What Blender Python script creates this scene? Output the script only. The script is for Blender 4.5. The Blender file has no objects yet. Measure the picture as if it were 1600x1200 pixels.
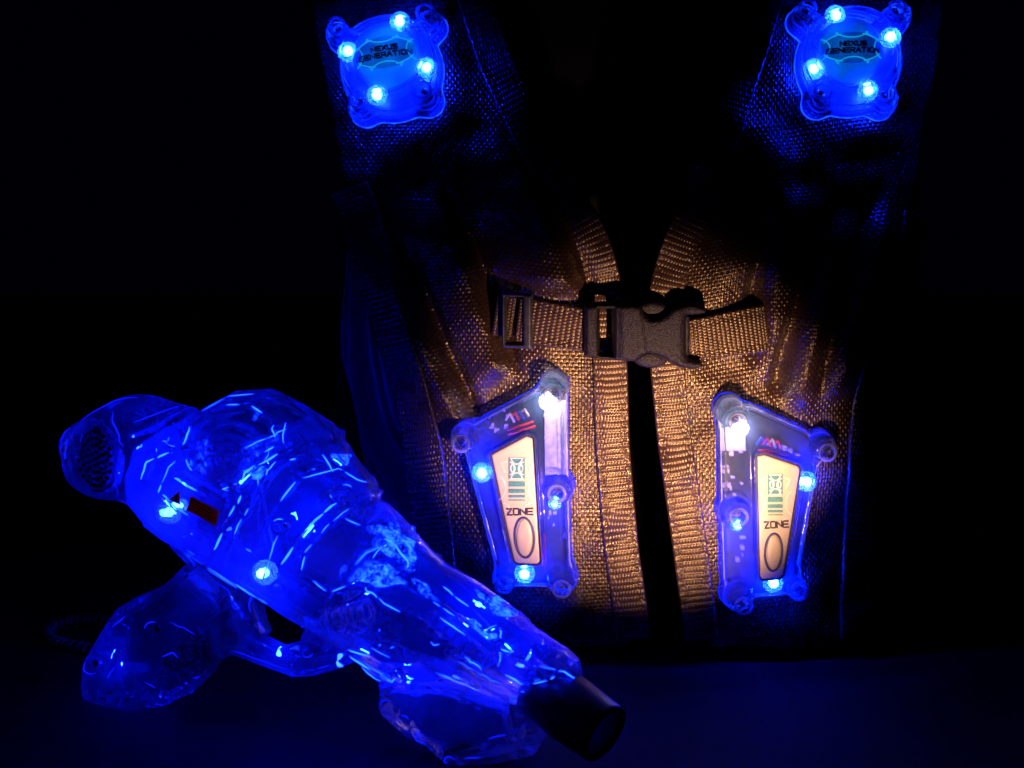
import bpy, bmesh, math, random
import numpy as np
from mathutils import Vector, Matrix
random.seed(4); np.random.seed(4)
sc = bpy.context.scene
COL = sc.collection
R = math.radians

# ------------------------------------------------------------------ camera
CAM = np.array([0.0, -1.1, 0.424]); PITCH = R(-12); TH = 0.2905
cp, sp = math.cos(PITCH), math.sin(PITCH)
cam = bpy.data.cameras.new('camera'); co = bpy.data.objects.new('camera', cam); COL.objects.link(co)
co.location = CAM; co.rotation_euler = (R(90) + PITCH, 0, 0)
cam.sensor_width = 36; cam.lens = 18 / TH; cam.clip_start = 0.02; cam.clip_end = 60
cam.dof.use_dof = True; cam.dof.focus_distance = 1.075; cam.dof.aperture_fstop = 9.0
sc.camera = co

def ray(px, py):
    x = (np.asarray(px, float) - 800) / 800 * TH
    z = (600 - np.asarray(py, float)) / 800 * TH
    x, z = np.broadcast_arrays(x, z)
    return np.stack([x, cp - z * sp, z * cp + sp], -1)
def at(px, py, Y):
    r = ray(px, py); t = (np.asarray(Y) - CAM[1]) / r[..., 1]
    return CAM + r * t[..., None]
def floor_pt(px, py, z=0.0):
    r = ray(px, py); t = (z - CAM[2]) / r[..., 2]
    return CAM + r * t[..., None]

# ------------------------------------------------------------------ materials
def mat(name):
    m = bpy.data.materials.new(name); m.use_nodes = True
    nt = m.node_tree; nt.nodes.clear()
    out = nt.nodes.new('ShaderNodeOutputMaterial')
    return m, nt, out
def N(nt, t, **k):
    n = nt.nodes.new(t)
    for a, v in k.items():
        if a in n.inputs.keys(): n.inputs[a].default_value = v
        else: setattr(n, a, v)
    return n
def pbr(name, col, rough=.5, metal=0, spec=.5, var=.25, scale=300, bump=0, bscale=1500, rvar=.1, stint=(1, 1, 1)):
    m, nt, out = mat(name)
    b = N(nt, 'ShaderNodeBsdfPrincipled', Roughness=rough, Metallic=metal)
    b.inputs['Specular IOR Level'].default_value = spec; b.inputs['Specular Tint'].default_value = (*stint, 1)
    tc = N(nt, 'ShaderNodeTexCoord')
    no = N(nt, 'ShaderNodeTexNoise', Scale=scale, Detail=4.0)
    nt.links.new(tc.outputs['Object'], no.inputs['Vector'])
    cr = N(nt, 'ShaderNodeValToRGB')
    cr.color_ramp.elements[0].position = .3; cr.color_ramp.elements[1].position = .7
    cr.color_ramp.elements[0].color = (*[c * (1 - var) for c in col], 1)
    cr.color_ramp.elements[1].color = (*[min(1, c * (1 + var)) for c in col], 1)
    nt.links.new(no.outputs['Fac'], cr.inputs['Fac']); nt.links.new(cr.outputs['Color'], b.inputs['Base Color'])
    mr = N(nt, 'ShaderNodeMapRange'); mr.inputs[3].default_value = max(0.02, rough - rvar); mr.inputs[4].default_value = min(1, rough + rvar)
    nt.links.new(no.outputs['Fac'], mr.inputs[0]); nt.links.new(mr.outputs[0], b.inputs['Roughness'])
    if bump:
        n2 = N(nt, 'ShaderNodeTexNoise', Scale=bscale, Detail=3.0)
        nt.links.new(tc.outputs['Object'], n2.inputs['Vector'])
        bp = N(nt, 'ShaderNodeBump', Strength=bump, Distance=.001)
        nt.links.new(n2.outputs['Fac'], bp.inputs['Height']); nt.links.new(bp.outputs[0], b.inputs['Normal'])
    nt.links.new(b.outputs[0], out.inputs[0])
    return m
def emit(name, col, s):
    m, nt, out = mat(name)
    e = N(nt, 'ShaderNodeEmission', Strength=s); e.inputs[0].default_value = (*col, 1)
    nt.links.new(e.outputs[0], out.inputs[0]); return m
def clear(name, haze=.10, glass=.5, ior=1.35, rough=.02, tint=(.93, .95, 1), bump=.15, bscale=120, hz=(.55, .62, .85)):
    m, nt, out = mat(name)
    tc = N(nt, 'ShaderNodeTexCoord')
    no = N(nt, 'ShaderNodeTexNoise', Scale=bscale, Detail=3.0, Distortion=.6)
    nt.links.new(tc.outputs['Object'], no.inputs['Vector'])
    bp = N(nt, 'ShaderNodeBump', Strength=bump, Distance=.002)
    nt.links.new(no.outputs['Fac'], bp.inputs['Height'])
    g = N(nt, 'ShaderNodeBsdfGlass', IOR=ior, Roughness=rough); g.inputs['Color'].default_value = (*tint, 1)
    t = N(nt, 'ShaderNodeBsdfTransparent'); t.inputs[0].default_value = (*tint, 1)
    d = N(nt, 'ShaderNodeBsdfDiffuse'); d.inputs[0].default_value = (*hz, 1)
    l = N(nt, 'ShaderNodeBsdfTranslucent'); l.inputs[0].default_value = (*hz, 1)
    gl = N(nt, 'ShaderNodeBsdfGlossy', Roughness=.08)
    fr = N(nt, 'ShaderNodeFresnel', IOR=1.49)
    for x in (g, gl, fr): nt.links.new(bp.outputs[0], x.inputs['Normal'])
    tg = N(nt, 'ShaderNodeMixShader'); nt.links.new(fr.outputs[0], tg.inputs[0]); nt.links.new(t.outputs[0], tg.inputs[1]); nt.links.new(gl.outputs[0], tg.inputs[2])
    a = N(nt, 'ShaderNodeMixShader', Fac=glass); nt.links.new(tg.outputs[0], a.inputs[1]); nt.links.new(g.outputs[0], a.inputs[2])
    h = N(nt, 'ShaderNodeMixShader', Fac=.5); nt.links.new(d.outputs[0], h.inputs[1]); nt.links.new(l.outputs[0], h.inputs[2])
    # the moulded plastic is hazier in some places than in others
    n2 = N(nt, 'ShaderNodeTexNoise', Scale=45.0, Detail=3.0)
    nt.links.new(tc.outputs['Object'], n2.inputs['Vector'])
    mr = N(nt, 'ShaderNodeMapRange'); mr.inputs[1].default_value = .3; mr.inputs[2].default_value = .7
    mr.inputs[3].default_value = haze * .35; mr.inputs[4].default_value = haze * 1.65
    nt.links.new(n2.outputs['Fac'], mr.inputs[0])
    f = N(nt, 'ShaderNodeMixShader'); nt.links.new(mr.outputs[0], f.inputs[0])
    nt.links.new(a.outputs[0], f.inputs[1]); nt.links.new(h.outputs[0], f.inputs[2])
    nt.links.new(f.outputs[0], out.inputs[0]); return m

M = dict(
    fabric=pbr('black_nylon', (.024, .012, .008), .27, spec=.55, var=.3, scale=60, stint=(1, .82, .42)),
    web=pbr('black_webbing', (.032, .017, .012), .28, spec=.55, var=.25, scale=80, stint=(1, .82, .42)),
    lining=pbr('black_lining', (.001, .001, .0015), .9, spec=.05),
    side=pbr('side_cloth', (.03, .03, .036), .5, spec=.5),
    plastic=pbr('black_plastic', (.006, .0045, .004), .42, spec=.28, bump=1.0, bscale=1100),
    rubber=pbr('black_tube', (.02, .02, .024), .38, spec=.5, bump=.15, bscale=600),
    shell=clear('clear_acrylic', .055, .70, 1.45, .010, bump=.16, bscale=140, hz=(.42, .40, .9)),
    gun=clear('clear_moulding', .075, .62, 1.45, .012, bump=.22, bscale=110, hz=(.75, .75, .8)),
    lens=clear('frosted_lens', .55, .3, 1.3, .05, bump=.08, hz=(.6, .75, .9)),
    pcb=pbr('green_board', (.006, .030, .040), .4, var=.35, scale=220),
    plate=pbr('beige_plate', (.66, .56, .34), .45, var=.12, scale=1500, bump=.1),
    teal=pbr('teal_ink', (.06, .26, .24), .5, var=.5, scale=1600),
    ink=pbr('dark_ink', (.02, .015, .05), .5), ringink=pbr('blue_ink', (.05, .05, .16), .5),
    pale=pbr('pale_ink', (.9, .85, .72), .5),
    white=pbr('white_part', (.6, .6, .62), .4),
    metal=pbr('screw_steel', (.35, .32, .33), .28, metal=1, var=.1),
    dark=pbr('dark_cavity', (.006, .006, .01), .6, spec=.2),
    red=pbr('red_wire', (.55, .03, .03), .35), bluew=pbr('blue_wire', (.04, .08, .5), .35), whitew=pbr('white_wire', (.65, .6, .55), .35),
    orange=pbr('orange_sticker', (.62, .12, .02), .5, var=.1),
    copper=pbr('copper_coil', (.6, .22, .1), .35, metal=.8),
    floor=pbr('dark_tabletop', (.004, .004, .0055), .8, spec=.06, var=.3, scale=25),
    inner=pbr('inner_moulding', (.5, .5, .56), .4, var=.5, scale=50),
    led=emit('blue_led', (.0010, .010, 1), 4600),
    ledg=emit('blue_led_strong', (.0006, .0036, 1), 4200),
    ledw=emit('white_led', (.95, .8, 1), 800),
    streak=emit('glow_streak', (.0010, .008, 1), 420),  # glowing strips added to imitate streak-shaped glints
    edge=emit('glint_glow', (.001, .010, 1), 48), softglint=emit('rim_glint', (.002, .02, 1), 9),  # self-lit strokes imitating glints on edges and pod rims
    zoneglint=emit('faint_rim_glint', (.002, .02, 1), 4), halo=clear('led_halo_plastic', .30, .05, 1.3, .05, hz=(.8, .8, .8)), panel=None,  # fainter self-lit rim; hazy plastic imitates the bloom round LEDs
    back=emit('dome_glow', (.002, .30, 1), 1.0),  # glow added under the domes to brighten them
    rim=clear('thick_edge', .40, .3, 1.45, .03, hz=(.9, .9, .9), bump=.3, bscale=400),
)

def rib_mat():
    m, nt, out = mat('glint_gloss')  # glossy dashes that imitate glints
    g = N(nt, 'ShaderNodeBsdfGlossy', Roughness=.22); g.inputs[0].default_value = (.9, .9, .95, 1)
    d = N(nt, 'ShaderNodeBsdfTranslucent'); d.inputs[0].default_value = (.9, .9, .95, 1)
    t = N(nt, 'ShaderNodeBsdfTransparent')
    a = N(nt, 'ShaderNodeMixShader', Fac=.35); nt.links.new(g.outputs[0], a.inputs[1]); nt.links.new(d.outputs[0], a.inputs[2])
    b = N(nt, 'ShaderNodeMixShader', Fac=.25); nt.links.new(a.outputs[0], b.inputs[1]); nt.links.new(t.outputs[0], b.inputs[2])
    nt.links.new(b.outputs[0], out.inputs[0]); return m
M['rib'] = rib_mat()  # glossy material of the dashes that imitate glints
def glow_patch_mat():
    m, nt, out = mat('glow_patch_noise')
    e = N(nt, 'ShaderNodeEmission'); e.inputs[0].default_value = (.001, .009, 1, 1)  # patchy emission standing in for the cyan wash of light
    tc = N(nt, 'ShaderNodeTexCoord'); no = N(nt, 'ShaderNodeTexNoise', Scale=160.0, Detail=8.0, Roughness=.8); nt.links.new(tc.outputs['Object'], no.inputs['Vector'])
    mr = N(nt, 'ShaderNodeMapRange'); mr.inputs[1].default_value = .46; mr.inputs[2].default_value = .70; mr.inputs[3].default_value = .2; mr.inputs[4].default_value = 75
    nt.links.new(no.outputs['Fac'], mr.inputs[0]); nt.links.new(mr.outputs[0], e.inputs[1]); nt.links.new(e.outputs[0], out.inputs[0]); return m
M['panel'] = glow_patch_mat()  # self-lit material of the added glow patches

# ------------------------------------------------------------------ object helpers
def link(name, me, m, parent=None):
    o = bpy.data.objects.new(name, me); COL.objects.link(o)
    if m is not None: me.materials.append(m)
    if parent is not None: o.parent = parent
    return o
def np_mesh(name, V, Q, m, parent=None, smooth=True):
    me = bpy.data.meshes.new(name)
    V = np.asarray(V, np.float32).reshape(-1, 3); Q = np.asarray(Q, np.int32)
    k = Q.shape[1]
    me.vertices.add(len(V)); me.vertices.foreach_set('co', V.ravel())
    me.loops.add(Q.size); me.loops.foreach_set('vertex_index', Q.ravel())
    me.polygons.add(len(Q)); me.polygons.foreach_set('loop_start', np.arange(0, Q.size, k, dtype=np.int32))
    me.polygons.foreach_set('loop_total', np.full(len(Q), k, np.int32))
    me.polygons.foreach_set('use_smooth', np.full(len(Q), smooth))
    me.update(calc_edges=True); me.validate()
    return link(name, me, m, parent)
def bm_obj(name, bm, m, parent=None, smooth=True):
    bmesh.ops.recalc_face_normals(bm, faces=bm.faces)
    me = bpy.data.meshes.new(name); bm.to_mesh(me); bm.free()
    if smooth:
        for p in me.polygons: p.use_smooth = True
    return link(name, me, m, parent)
def empty(name, label, cat):
    o = bpy.data.objects.new(name, None); COL.objects.link(o); o.empty_display_size = .05
    o['label'] = label; o['category'] = cat; return o
def interp(tab, y):
    t = np.array(tab, float); return np.interp(y, t[:, 0], t[:, 1])
def sm(a, b, x):
    t = np.clip((x - a) / (b - a), 0, 1); return t * t * (3 - 2 * t)
def smooth_tab(tab, y):
    # softened piecewise curve
    return sum(interp(tab, y + k) * w for k, w in ((-40, .15), (-20, .22), (0, .26), (20, .22), (40, .15)))
_lat = np.random.rand(4, 64, 64)
def vnoise(x, y, s, k=0):
    x = np.asarray(x) / s; y = np.asarray(y) / s
    xi = np.floor(x).astype(int); yi = np.floor(y).astype(int); fx = x - xi; fy = y - yi
    fx = fx * fx * (3 - 2 * fx); fy = fy * fy * (3 - 2 * fy); L = _lat[k]
    g = lambda a, b: L[a % 64, b % 64]
    return (g(xi, yi) * (1 - fx) + g(xi + 1, yi) * fx) * (1 - fy) + (g(xi, yi + 1) * (1 - fx) + g(xi + 1, yi + 1) * fx) * fy - .5

def tube(pts, r, seg=8, closed=False):
    """verts, quads of a tube along 3-D points"""
    P = np.array(pts, float); n = len(P)
    T = np.gradient(P, axis=0) if not closed else (np.roll(P, -1, 0) - np.roll(P, 1, 0))
    T /= np.linalg.norm(T, axis=1)[:, None] + 1e-12
    up = np.array([.3, .5, .8]); V = []
    rr = np.broadcast_to(r, (n,))
    for i in range(n):
        a = np.cross(T[i], up); a /= np.linalg.norm(a) + 1e-9; b = np.cross(T[i], a); up = np.cross(a, T[i]) if False else b * -1 if False else up
        for k in range(seg):
            w = 2 * math.pi * k / seg; V.append(P[i] + rr[i] * (a * math.cos(w) + b * math.sin(w)))
    Q = []
    for i in range(n if closed else n - 1):
        j = (i + 1) % n
        for k in range(seg):
            l = (k + 1) % seg; Q.append((i * seg + k, i * seg + l, j * seg + l, j * seg + k))
    if not closed:
        for base, P0 in ((0, P[0]), ((n - 1) * seg, P[-1])):
            V.append(P0); c = len(V) - 1
            for k in range(0, seg, 2): Q.append((base + k, base + (k + 1) % seg, base + (k + 2) % seg, c))
    return V, Q
def tubes(name, paths, r, m, parent, seg=8):
    V, Q = [], []
    for p in paths:
        v, q = tube(p, r, seg); o = len(V); V += list(v); Q += [tuple(i + o for i in f) for f in q]
    return np_mesh(name, V, Q, m, parent)
def frame(axis):
    a = Vector(axis).normalized(); x = a.orthogonal().normalized(); return a, x, a.cross(x)
def lathe(name, c, axis, prof, m, parent, seg=24, x=None):
    a, ux, uy = frame(axis); c = Vector(c); V, Q = [], []
    for (r, h) in prof:
        for k in range(seg):
            w = 2 * math.pi * k / seg; V.append(c + a * h + (ux * math.cos(w) + uy * math.sin(w)) * max(r, 1e-6))
    for i in range(len(prof) - 1):
        for k in range(seg):
            l = (k + 1) % seg; Q.append((i * seg + k, i * seg + l, (i + 1) * seg + l, (i + 1) * seg + k))
    return np_mesh(name, V, Q, m, parent)
def ball(name, c, r, m, parent, sq=(1, 1, 1)):
    bm = bmesh.new(); bmesh.ops.create_icosphere(bm, subdivisions=2, radius=r, matrix=Matrix.Translation(Vector(c)) @ Matrix.Diagonal((*sq, 1)))
    return bm_obj(name, bm, m, parent)

def poly_sdf(X, Y, P):
    P = np.array(P, float); d = np.full(X.shape, 1e9); ins = np.zeros(X.shape, bool)
    for (x0, y0), (x1, y1) in zip(P, np.roll(P, -1, 0)):
        ex, ey = x1 - x0, y1 - y0; wx, wy = X - x0, Y - y0
        t = np.clip((wx * ex + wy * ey) / (ex * ex + ey * ey + 1e-9), 0, 1)
        d = np.minimum(d, (wx - ex * t) ** 2 + (wy - ey * t) ** 2)
        c = ((y0 <= Y) != (y1 <= Y)) & (X < ex * (Y - y0) / (ey if abs(ey) > 1e-9 else 1e-9) + x0)
        ins ^= c
    d = np.sqrt(d); return np.where(ins, -d, d)
def seg_d(X, Y, pts):
    d = np.full(X.shape, 1e9)
    for (x0, y0), (x1, y1) in zip(pts, pts[1:]):
        ex, ey = x1 - x0, y1 - y0; t = np.clip(((X - x0) * ex + (Y - y0) * ey) / (ex * ex + ey * ey + 1e-9), 0, 1)
        d = np.minimum(d, np.hypot(X - x0 - ex * t, Y - y0 - ey * t))
    return d
def circ(X, Y, c, r): return np.hypot(X - c[0], Y - c[1]) - r
def smin(a, b, k):
    h = np.clip(.5 + .5 * (b - a) / k, 0, 1); return b + (a - b) * h - k * h * (1 - h)
def dome(d, R_):
    t = np.clip(-d / R_, 0, 1); return np.sqrt(np.maximum(0, 1 - (1 - t) ** 2))

def hfield(name, box, step, sdf, top, bot, Mp, m, parent, both=True):
    """closed solid whose outline is sdf = 0; front height top(X,Y,d), back height bot(X,Y,d) in metres along the local normal"""
    x0, y0, x1, y1 = box
    xs = np.arange(x0, x1 + step, step); ys = np.arange(y0, y1 + step, step)
    X, Y = np.meshgrid(xs, ys); D = sdf(X, Y)
    ins = D < 0
    cell = ins[:-1, :-1] | ins[1:, :-1] | ins[:-1, 1:] | ins[1:, 1:]
    use = np.zeros_like(ins)
    for a in (slice(None, -1), slice(1, None)):
        for b in (slice(None, -1), slice(1, None)): use[a, b] |= cell
    edge = use & ~ins
    Xn, Yn = X.copy(), Y.copy(); Dn = D.copy()
    for _ in range(3):
        e = .4
        gx = (sdf(Xn + e, Yn) - sdf(Xn - e, Yn)) / (2 * e); gy = (sdf(Xn, Yn + e) - sdf(Xn, Yn - e)) / (2 * e)
        g2 = np.maximum(gx * gx + gy * gy, .25)
        Xn = np.where(edge, Xn - gx * Dn / g2, Xn); Yn = np.where(edge, Yn - gy * Dn / g2, Yn); Dn = np.where(edge, sdf(Xn, Yn), D)
    Dn = np.where(edge, 0, Dn)
    ht = top(Xn, Yn, Dn); hb = bot(Xn, Yn, Dn)
    ht = np.where(edge, np.maximum(ht, hb), ht)
    idx = -np.ones(X.shape, int); idx[use] = np.arange(use.sum()); n = use.sum()
    Vt = Mp(Xn[use], Yn[use], ht[use])
    q = np.stack([idx[:-1, :-1], idx[1:, :-1], idx[1:, 1:], idx[:-1, 1:]], -1)[cell]
    Vb = Mp(Xn[use], Yn[use], hb[use])
    qb = q[:, ::-1] + n
    # skirt between front and back along the outline (the two meet where heights agree)
    E = {}
    for f in q:
        for a, b in ((f[0], f[1]), (f[1], f[2]), (f[2], f[3]), (f[3], f[0])):
            if (b, a) in E: del E[(b, a)]
            else: E[(a, b)] = 1
    sk = np.array([(b, a, a + n, b + n) for a, b in E], int) if E else np.zeros((0, 4), int)
    o = np_mesh(name, np.concatenate([Vt, Vb]), np.concatenate([q, qb, sk]), m, parent)
    bm = bmesh.new(); bm.from_mesh(o.data); bmesh.ops.remove_doubles(bm, verts=bm.verts, dist=2e-6)
    bmesh.ops.recalc_face_normals(bm, faces=bm.faces); bm.to_mesh(o.data); bm.free()
    for p in o.data.polygons: p.use_smooth = True
    return o

# stroke letters on a 1 x 1 cell (wide squared techno capitals), y down
GL = {
 'N': [[(0, 1), (0, 0), (1, 1), (1, 0)]], 'E': [[(1, 0), (0, 0), (0, 1), (1, 1)], [(0, .5), (.9, .5)]],
 'X': [[(0, 0), (1, 1)], [(1, 0), (0, 1)]], 'U': [[(0, 0), (0, .85), (.12, 1), (.88, 1), (1, .85), (1, 0)]],
 'S': [[(1, 0), (.1, 0), (0, .12), (0, .4), (.1, .5), (.9, .5), (1, .6), (1, .88), (.9, 1), (0, 1)]],
 'G': [[(1, 0), (.12, 0), (0, .12), (0, .88), (.12, 1), (1, 1), (1, .5), (.5, .5)]],
 'R': [[(0, 1), (0, 0), (.9, 0), (1, .12), (1, .45), (.9, .55), (0, .55)], [(.55, .55), (1, 1)]],
 'A': [[(0, 1), (.42, 0), (.58, 0), (1, 1)], [(.2, .65), (.8, .65)]], 'T': [[(0, 0), (1, 0)], [(.5, 0), (.5, 1)]],
 'I': [[(.5, 0), (.5, 1)]], 'O': [[(.12, 0), (.88, 0), (1, .12), (1, .88), (.88, 1), (.12, 1), (0, .88), (0, .12), (.12, 0)]],
 'Z': [[(0, 0), (1, 0), (0, 1), (1, 1)]],
}
def text_paths(s, cx, cy, w, h, rot=0, gap=.32):
    ws = [.25 if c == 'I' else 1 for c in s]; tot = sum(ws) + gap * (len(s) - 1); k = w / tot; x = -w / 2; out = []
    cr, sr = math.cos(rot), math.sin(rot)
    for c, cw in zip(s, ws):
        for st in GL[c]:
            out.append([(cx + (x + (a if c != 'I' else .125 + (a - .5)) * k * (1 if c == 'I' else cw)) * cr - ((b - .5) * h) * sr,
                         cy + (x + (a if c != 'I' else .125 + (a - .5)) * k * (1 if c == 'I' else cw)) * sr + ((b - .5) * h) * cr) for a, b in st])
        x += (cw + gap) * k
    return out
def ribbons(name, paths, w, Mp, d0, d1, m, parent):
    """raised flat strokes of width w px between heights d0 and d1"""
    V, Q = [], []
    for p in paths:
        p = np.array(p, float)
        # split long segments
        q = [p[0]]
        for a, b in zip(p, p[1:]):
            k = max(1, int(np.hypot(*(b - a)) / 4))
            for i in range(1, k + 1): q.append(a + (b - a) * i / k)
        p = np.array(q); T = np.gradient(p, axis=0); T /= np.linalg.norm(T, axis=1)[:, None] + 1e-9
        Nn = np.stack([-T[:, 1], T[:, 0]], 1) * w / 2
        p[0] -= T[0] * w * .4; p[-1] += T[-1] * w * .4
        o = len(V); n = len(p)
        for side, d in ((1, d0), (1, d1), (-1, d1), (-1, d0)):
            P = p + side * Nn; V += list(Mp(P[:, 0], P[:, 1], np.full(n, d)))
        for s in range(4):
            s2 = (s + 1) % 4
            for i in range(n - 1): Q.append((o + s * n + i, o + s * n + i + 1, o + s2 * n + i + 1, o + s2 * n + i))
        Q.append((o, o + n, o + 2 * n, o + 3 * n)); Q.append((o + n - 1, o + 4 * n - 1, o + 3 * n - 1, o + 2 * n - 1))
    return np_mesh(name, V, Q, m, parent, smooth=False)
def arc(cx, cy, rx, ry, a0, a1, n=18, rot=0):
    t = np.radians(np.linspace(a0, a1, n)); x, y = rx * np.cos(t), ry * np.sin(t); c, s = math.cos(rot), math.sin(rot)
    return [(cx + a * c - b * s, cy + a * s + b * c) for a, b in zip(x, y)]

# ------------------------------------------------------------------ the vest's surface (photo pixels -> place)
def base_Y(px, py):
    u = np.maximum(0, 430 - py)
    Y = 0.0004 * .62 / 330 / 2 * np.minimum(u, 330) ** 2 + 0.0004 * .62 * np.maximum(0, u - 330)
    Y = Y + .030 * ((px - 1000) / 450) ** 2
    return Y
PODS = [(615, 112, 95), (1322, 102, 95), (820, 760, 110), (1190, 790, 110), (820, 650, 75), (1180, 690, 75), (840, 870, 75), (1180, 890, 70)]
def calm(px, py):
    k = np.ones(np.broadcast(px, py).shape)
    for x, y, r in PODS: k = k * sm(r * .75, r * 1.35, np.hypot(px - x, py - y))
    return k
def fold(px, py, V, w, amp, y0, y1, sgn):
    vx = smooth_tab([(y, x) for x, y in V], py)
    t = (vx - px) / w * sgn
    f = sm(0, .55, t) * (1 - sm(.5, 2.4, t)) - .22 * sm(0, -.35, -t) * 0
    f = f - .35 * (1 - sm(0, .28, np.abs(t)))
    return amp * f * sm(y0 - 60, y0 + 60, py) * (1 - sm(y1 - 45, y1 + 45, py))
def folds(px, py):
    px, py = np.broadcast_arrays(np.asarray(px, float), np.asarray(py, float))
    d = np.zeros(px.shape)
    L = px < 1000
    d += L * fold(px, py, [(600, 240), (640, 380), (662, 440), (702, 540), (748, 645), (790, 760)], 62, .013, 400, 690, 1)
    d += L * fold(px, py, [(670, 220), (712, 330), (748, 400), (778, 480), (802, 560), (830, 640)], 56, .011, 330, 640, 1)
    d += L * fold(px, py, [(800, 160), (842, 270), (895, 370), (925, 450), (950, 520)], 62, .009, 280, 470, 1)
    d += L * .006 * sm(465, 425, py) * sm(330, 420, py) * sm(740, 800, px) * (1 - sm(880, 930, px))
    d += (~L) * fold(px, py, [(1235, 250), (1200, 330), (1180, 400), (1168, 470), (1172, 560), (1178, 620)], 62, .011, 330, 560, -1)
    d += (~L) * fold(px, py, [(1320, 250), (1268, 380), (1236, 470), (1215, 560), (1210, 650)], 66, .014, 360, 620, -1)
    d += (~L) * fold(px, py, [(1400, 220), (1342, 350), (1312, 440), (1285, 540), (1270, 640)], 52, .011, 320, 600, -1)
    d += (~L) * .009 * sm(110, 20, np.abs((px - 1060) * .62 + (py - 455) * .78)) * sm(1060, 1150, px) * (1 - sm(1200, 1260, px))
    d += .004 * vnoise(px, py, 95, 0) * 2 + .0018 * vnoise(px, py, 41, 1) * 2
    return d * calm(px, py)
def surf(px, py, d=0.0, fold_on=True):
    """point at height d over the vest's face; the face itself was measured in pixels"""
    px, py = np.broadcast_arrays(np.asarray(px, float), np.asarray(py, float))
    e = 6.0
    S = at(px, py, base_Y(px, py))
    Sx = at(px + e, py, base_Y(px + e, py)) - S; Sy = at(px, py + e, base_Y(px, py + e)) - S
    n = np.cross(Sx, Sy); n /= np.linalg.norm(n, axis=-1)[..., None]
    n = np.where((n[..., 1] > 0)[..., None], -n, n)
    h = np.asarray(d) + (folds(px, py) if fold_on else 0)
    return S + n * np.asarray(h)[..., None]
def flat(px, py, d): return surf(px, py, d, False)
def weave(u, v, a=4.2, b=6.0):
    U = u / a; V = v / b; i = np.floor(U); j = np.floor(V); fu = U - i - .5; fv = V - j - .5
    s = np.where((i + j) % 2 == 0, 1.0, -1.0)
    warp = .45 * np.sqrt(np.maximum(0, 1 - (2.05 * fu) ** 2)) + .42 * s * np.cos(np.pi * fv) - .22
    weft = .45 * np.sqrt(np.maximum(0, 1 - (2.05 * fv) ** 2)) - .60 * s * np.cos(np.pi * fu)
    return np.maximum(warp, weft)
def grid_quads(nr, nc):
    i = np.arange(nr * nc).reshape(nr, nc)
    return np.stack([i[:-1, :-1], i[1:, :-1], i[1:, 1:], i[:-1, 1:]], -1).reshape(-1, 4)

vest = empty('laser_tag_vest', 'black nylon harness vest with chest buckle and four lit clear pods, standing behind the blaster', 'vest')
vest.location = (0.08, 0.03, 0)
bpy.context.view_layer.update()
def vp(o):            # parent to the vest, keeping the place
    o.parent = vest; o.matrix_parent_inverse = vest.matrix_world.inverted(); return o

def panel(name, xl, xr, slant, m):
    ys = np.arange(-90, 1012, 1.2); ncol = 380; s = np.linspace(0, 1, ncol)
    a = smooth_tab(xl, ys)[:, None]; b = smooth_tab(xr, ys)[:, None]
    X = a + (b - a) * s; Y = np.broadcast_to(ys[:, None], X.shape)
    u = X + 10 * vnoise(X, Y, 120, 2); v = Y + slant * (X - 1000) + 14 * vnoise(X, Y, 130, 3)
    fade = np.minimum(np.minimum(s, 1 - s) * 60, 1)[None, :]
    irr = .85 + .5 * vnoise(u, v, 7, 1)
    V = surf(X, Y, .0009 * weave(u, v) * fade * irr)
    Vb = surf(X, Y, -.002)
    nr, nc = X.shape; q = grid_quads(nr, nc); n = nr * nc
    ring = np.concatenate([np.arange(nc), nc * np.arange(1, nr) + nc - 1, n - 2 - np.arange(nc - 1), nc * np.arange(nr - 2, 0, -1)])
    sk = np.stack([ring, np.roll(ring, -1), np.roll(ring, -1) + n, ring + n], 1)
    return vp(np_mesh(name, np.concatenate([V.reshape(-1, 3), Vb.reshape(-1, 3)]), np.concatenate([q, q[:, ::-1] + n, sk]), m))
XL_L = [(-90, 470), (100, 500), (250, 530), (350, 560), (500, 602), (650, 640), (800, 662), (1020, 682)]
XR_L = [(-90, 690), (100, 765), (200, 810), (300, 868), (380, 908), (450, 930), (560, 940), (700, 948), (850, 962), (1020, 985)]
XL_R = [(-90, 1240), (100, 1180), (200, 1148), (300, 1112), (380, 1076), (450, 1052), (560, 1060), (700, 1076), (850, 1096), (1020, 1110)]
XR_R = [(-90, 1480), (100, 1465), (250, 1440), (400, 1402), (500, 1372), (650, 1345), (800, 1332), (1020, 1330)]
panel('front_panel', XL_L, XR_L, -.02, M['fabric'])
panel('front_panel', XL_R, XR_R, .16, M['fabric'])

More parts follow.
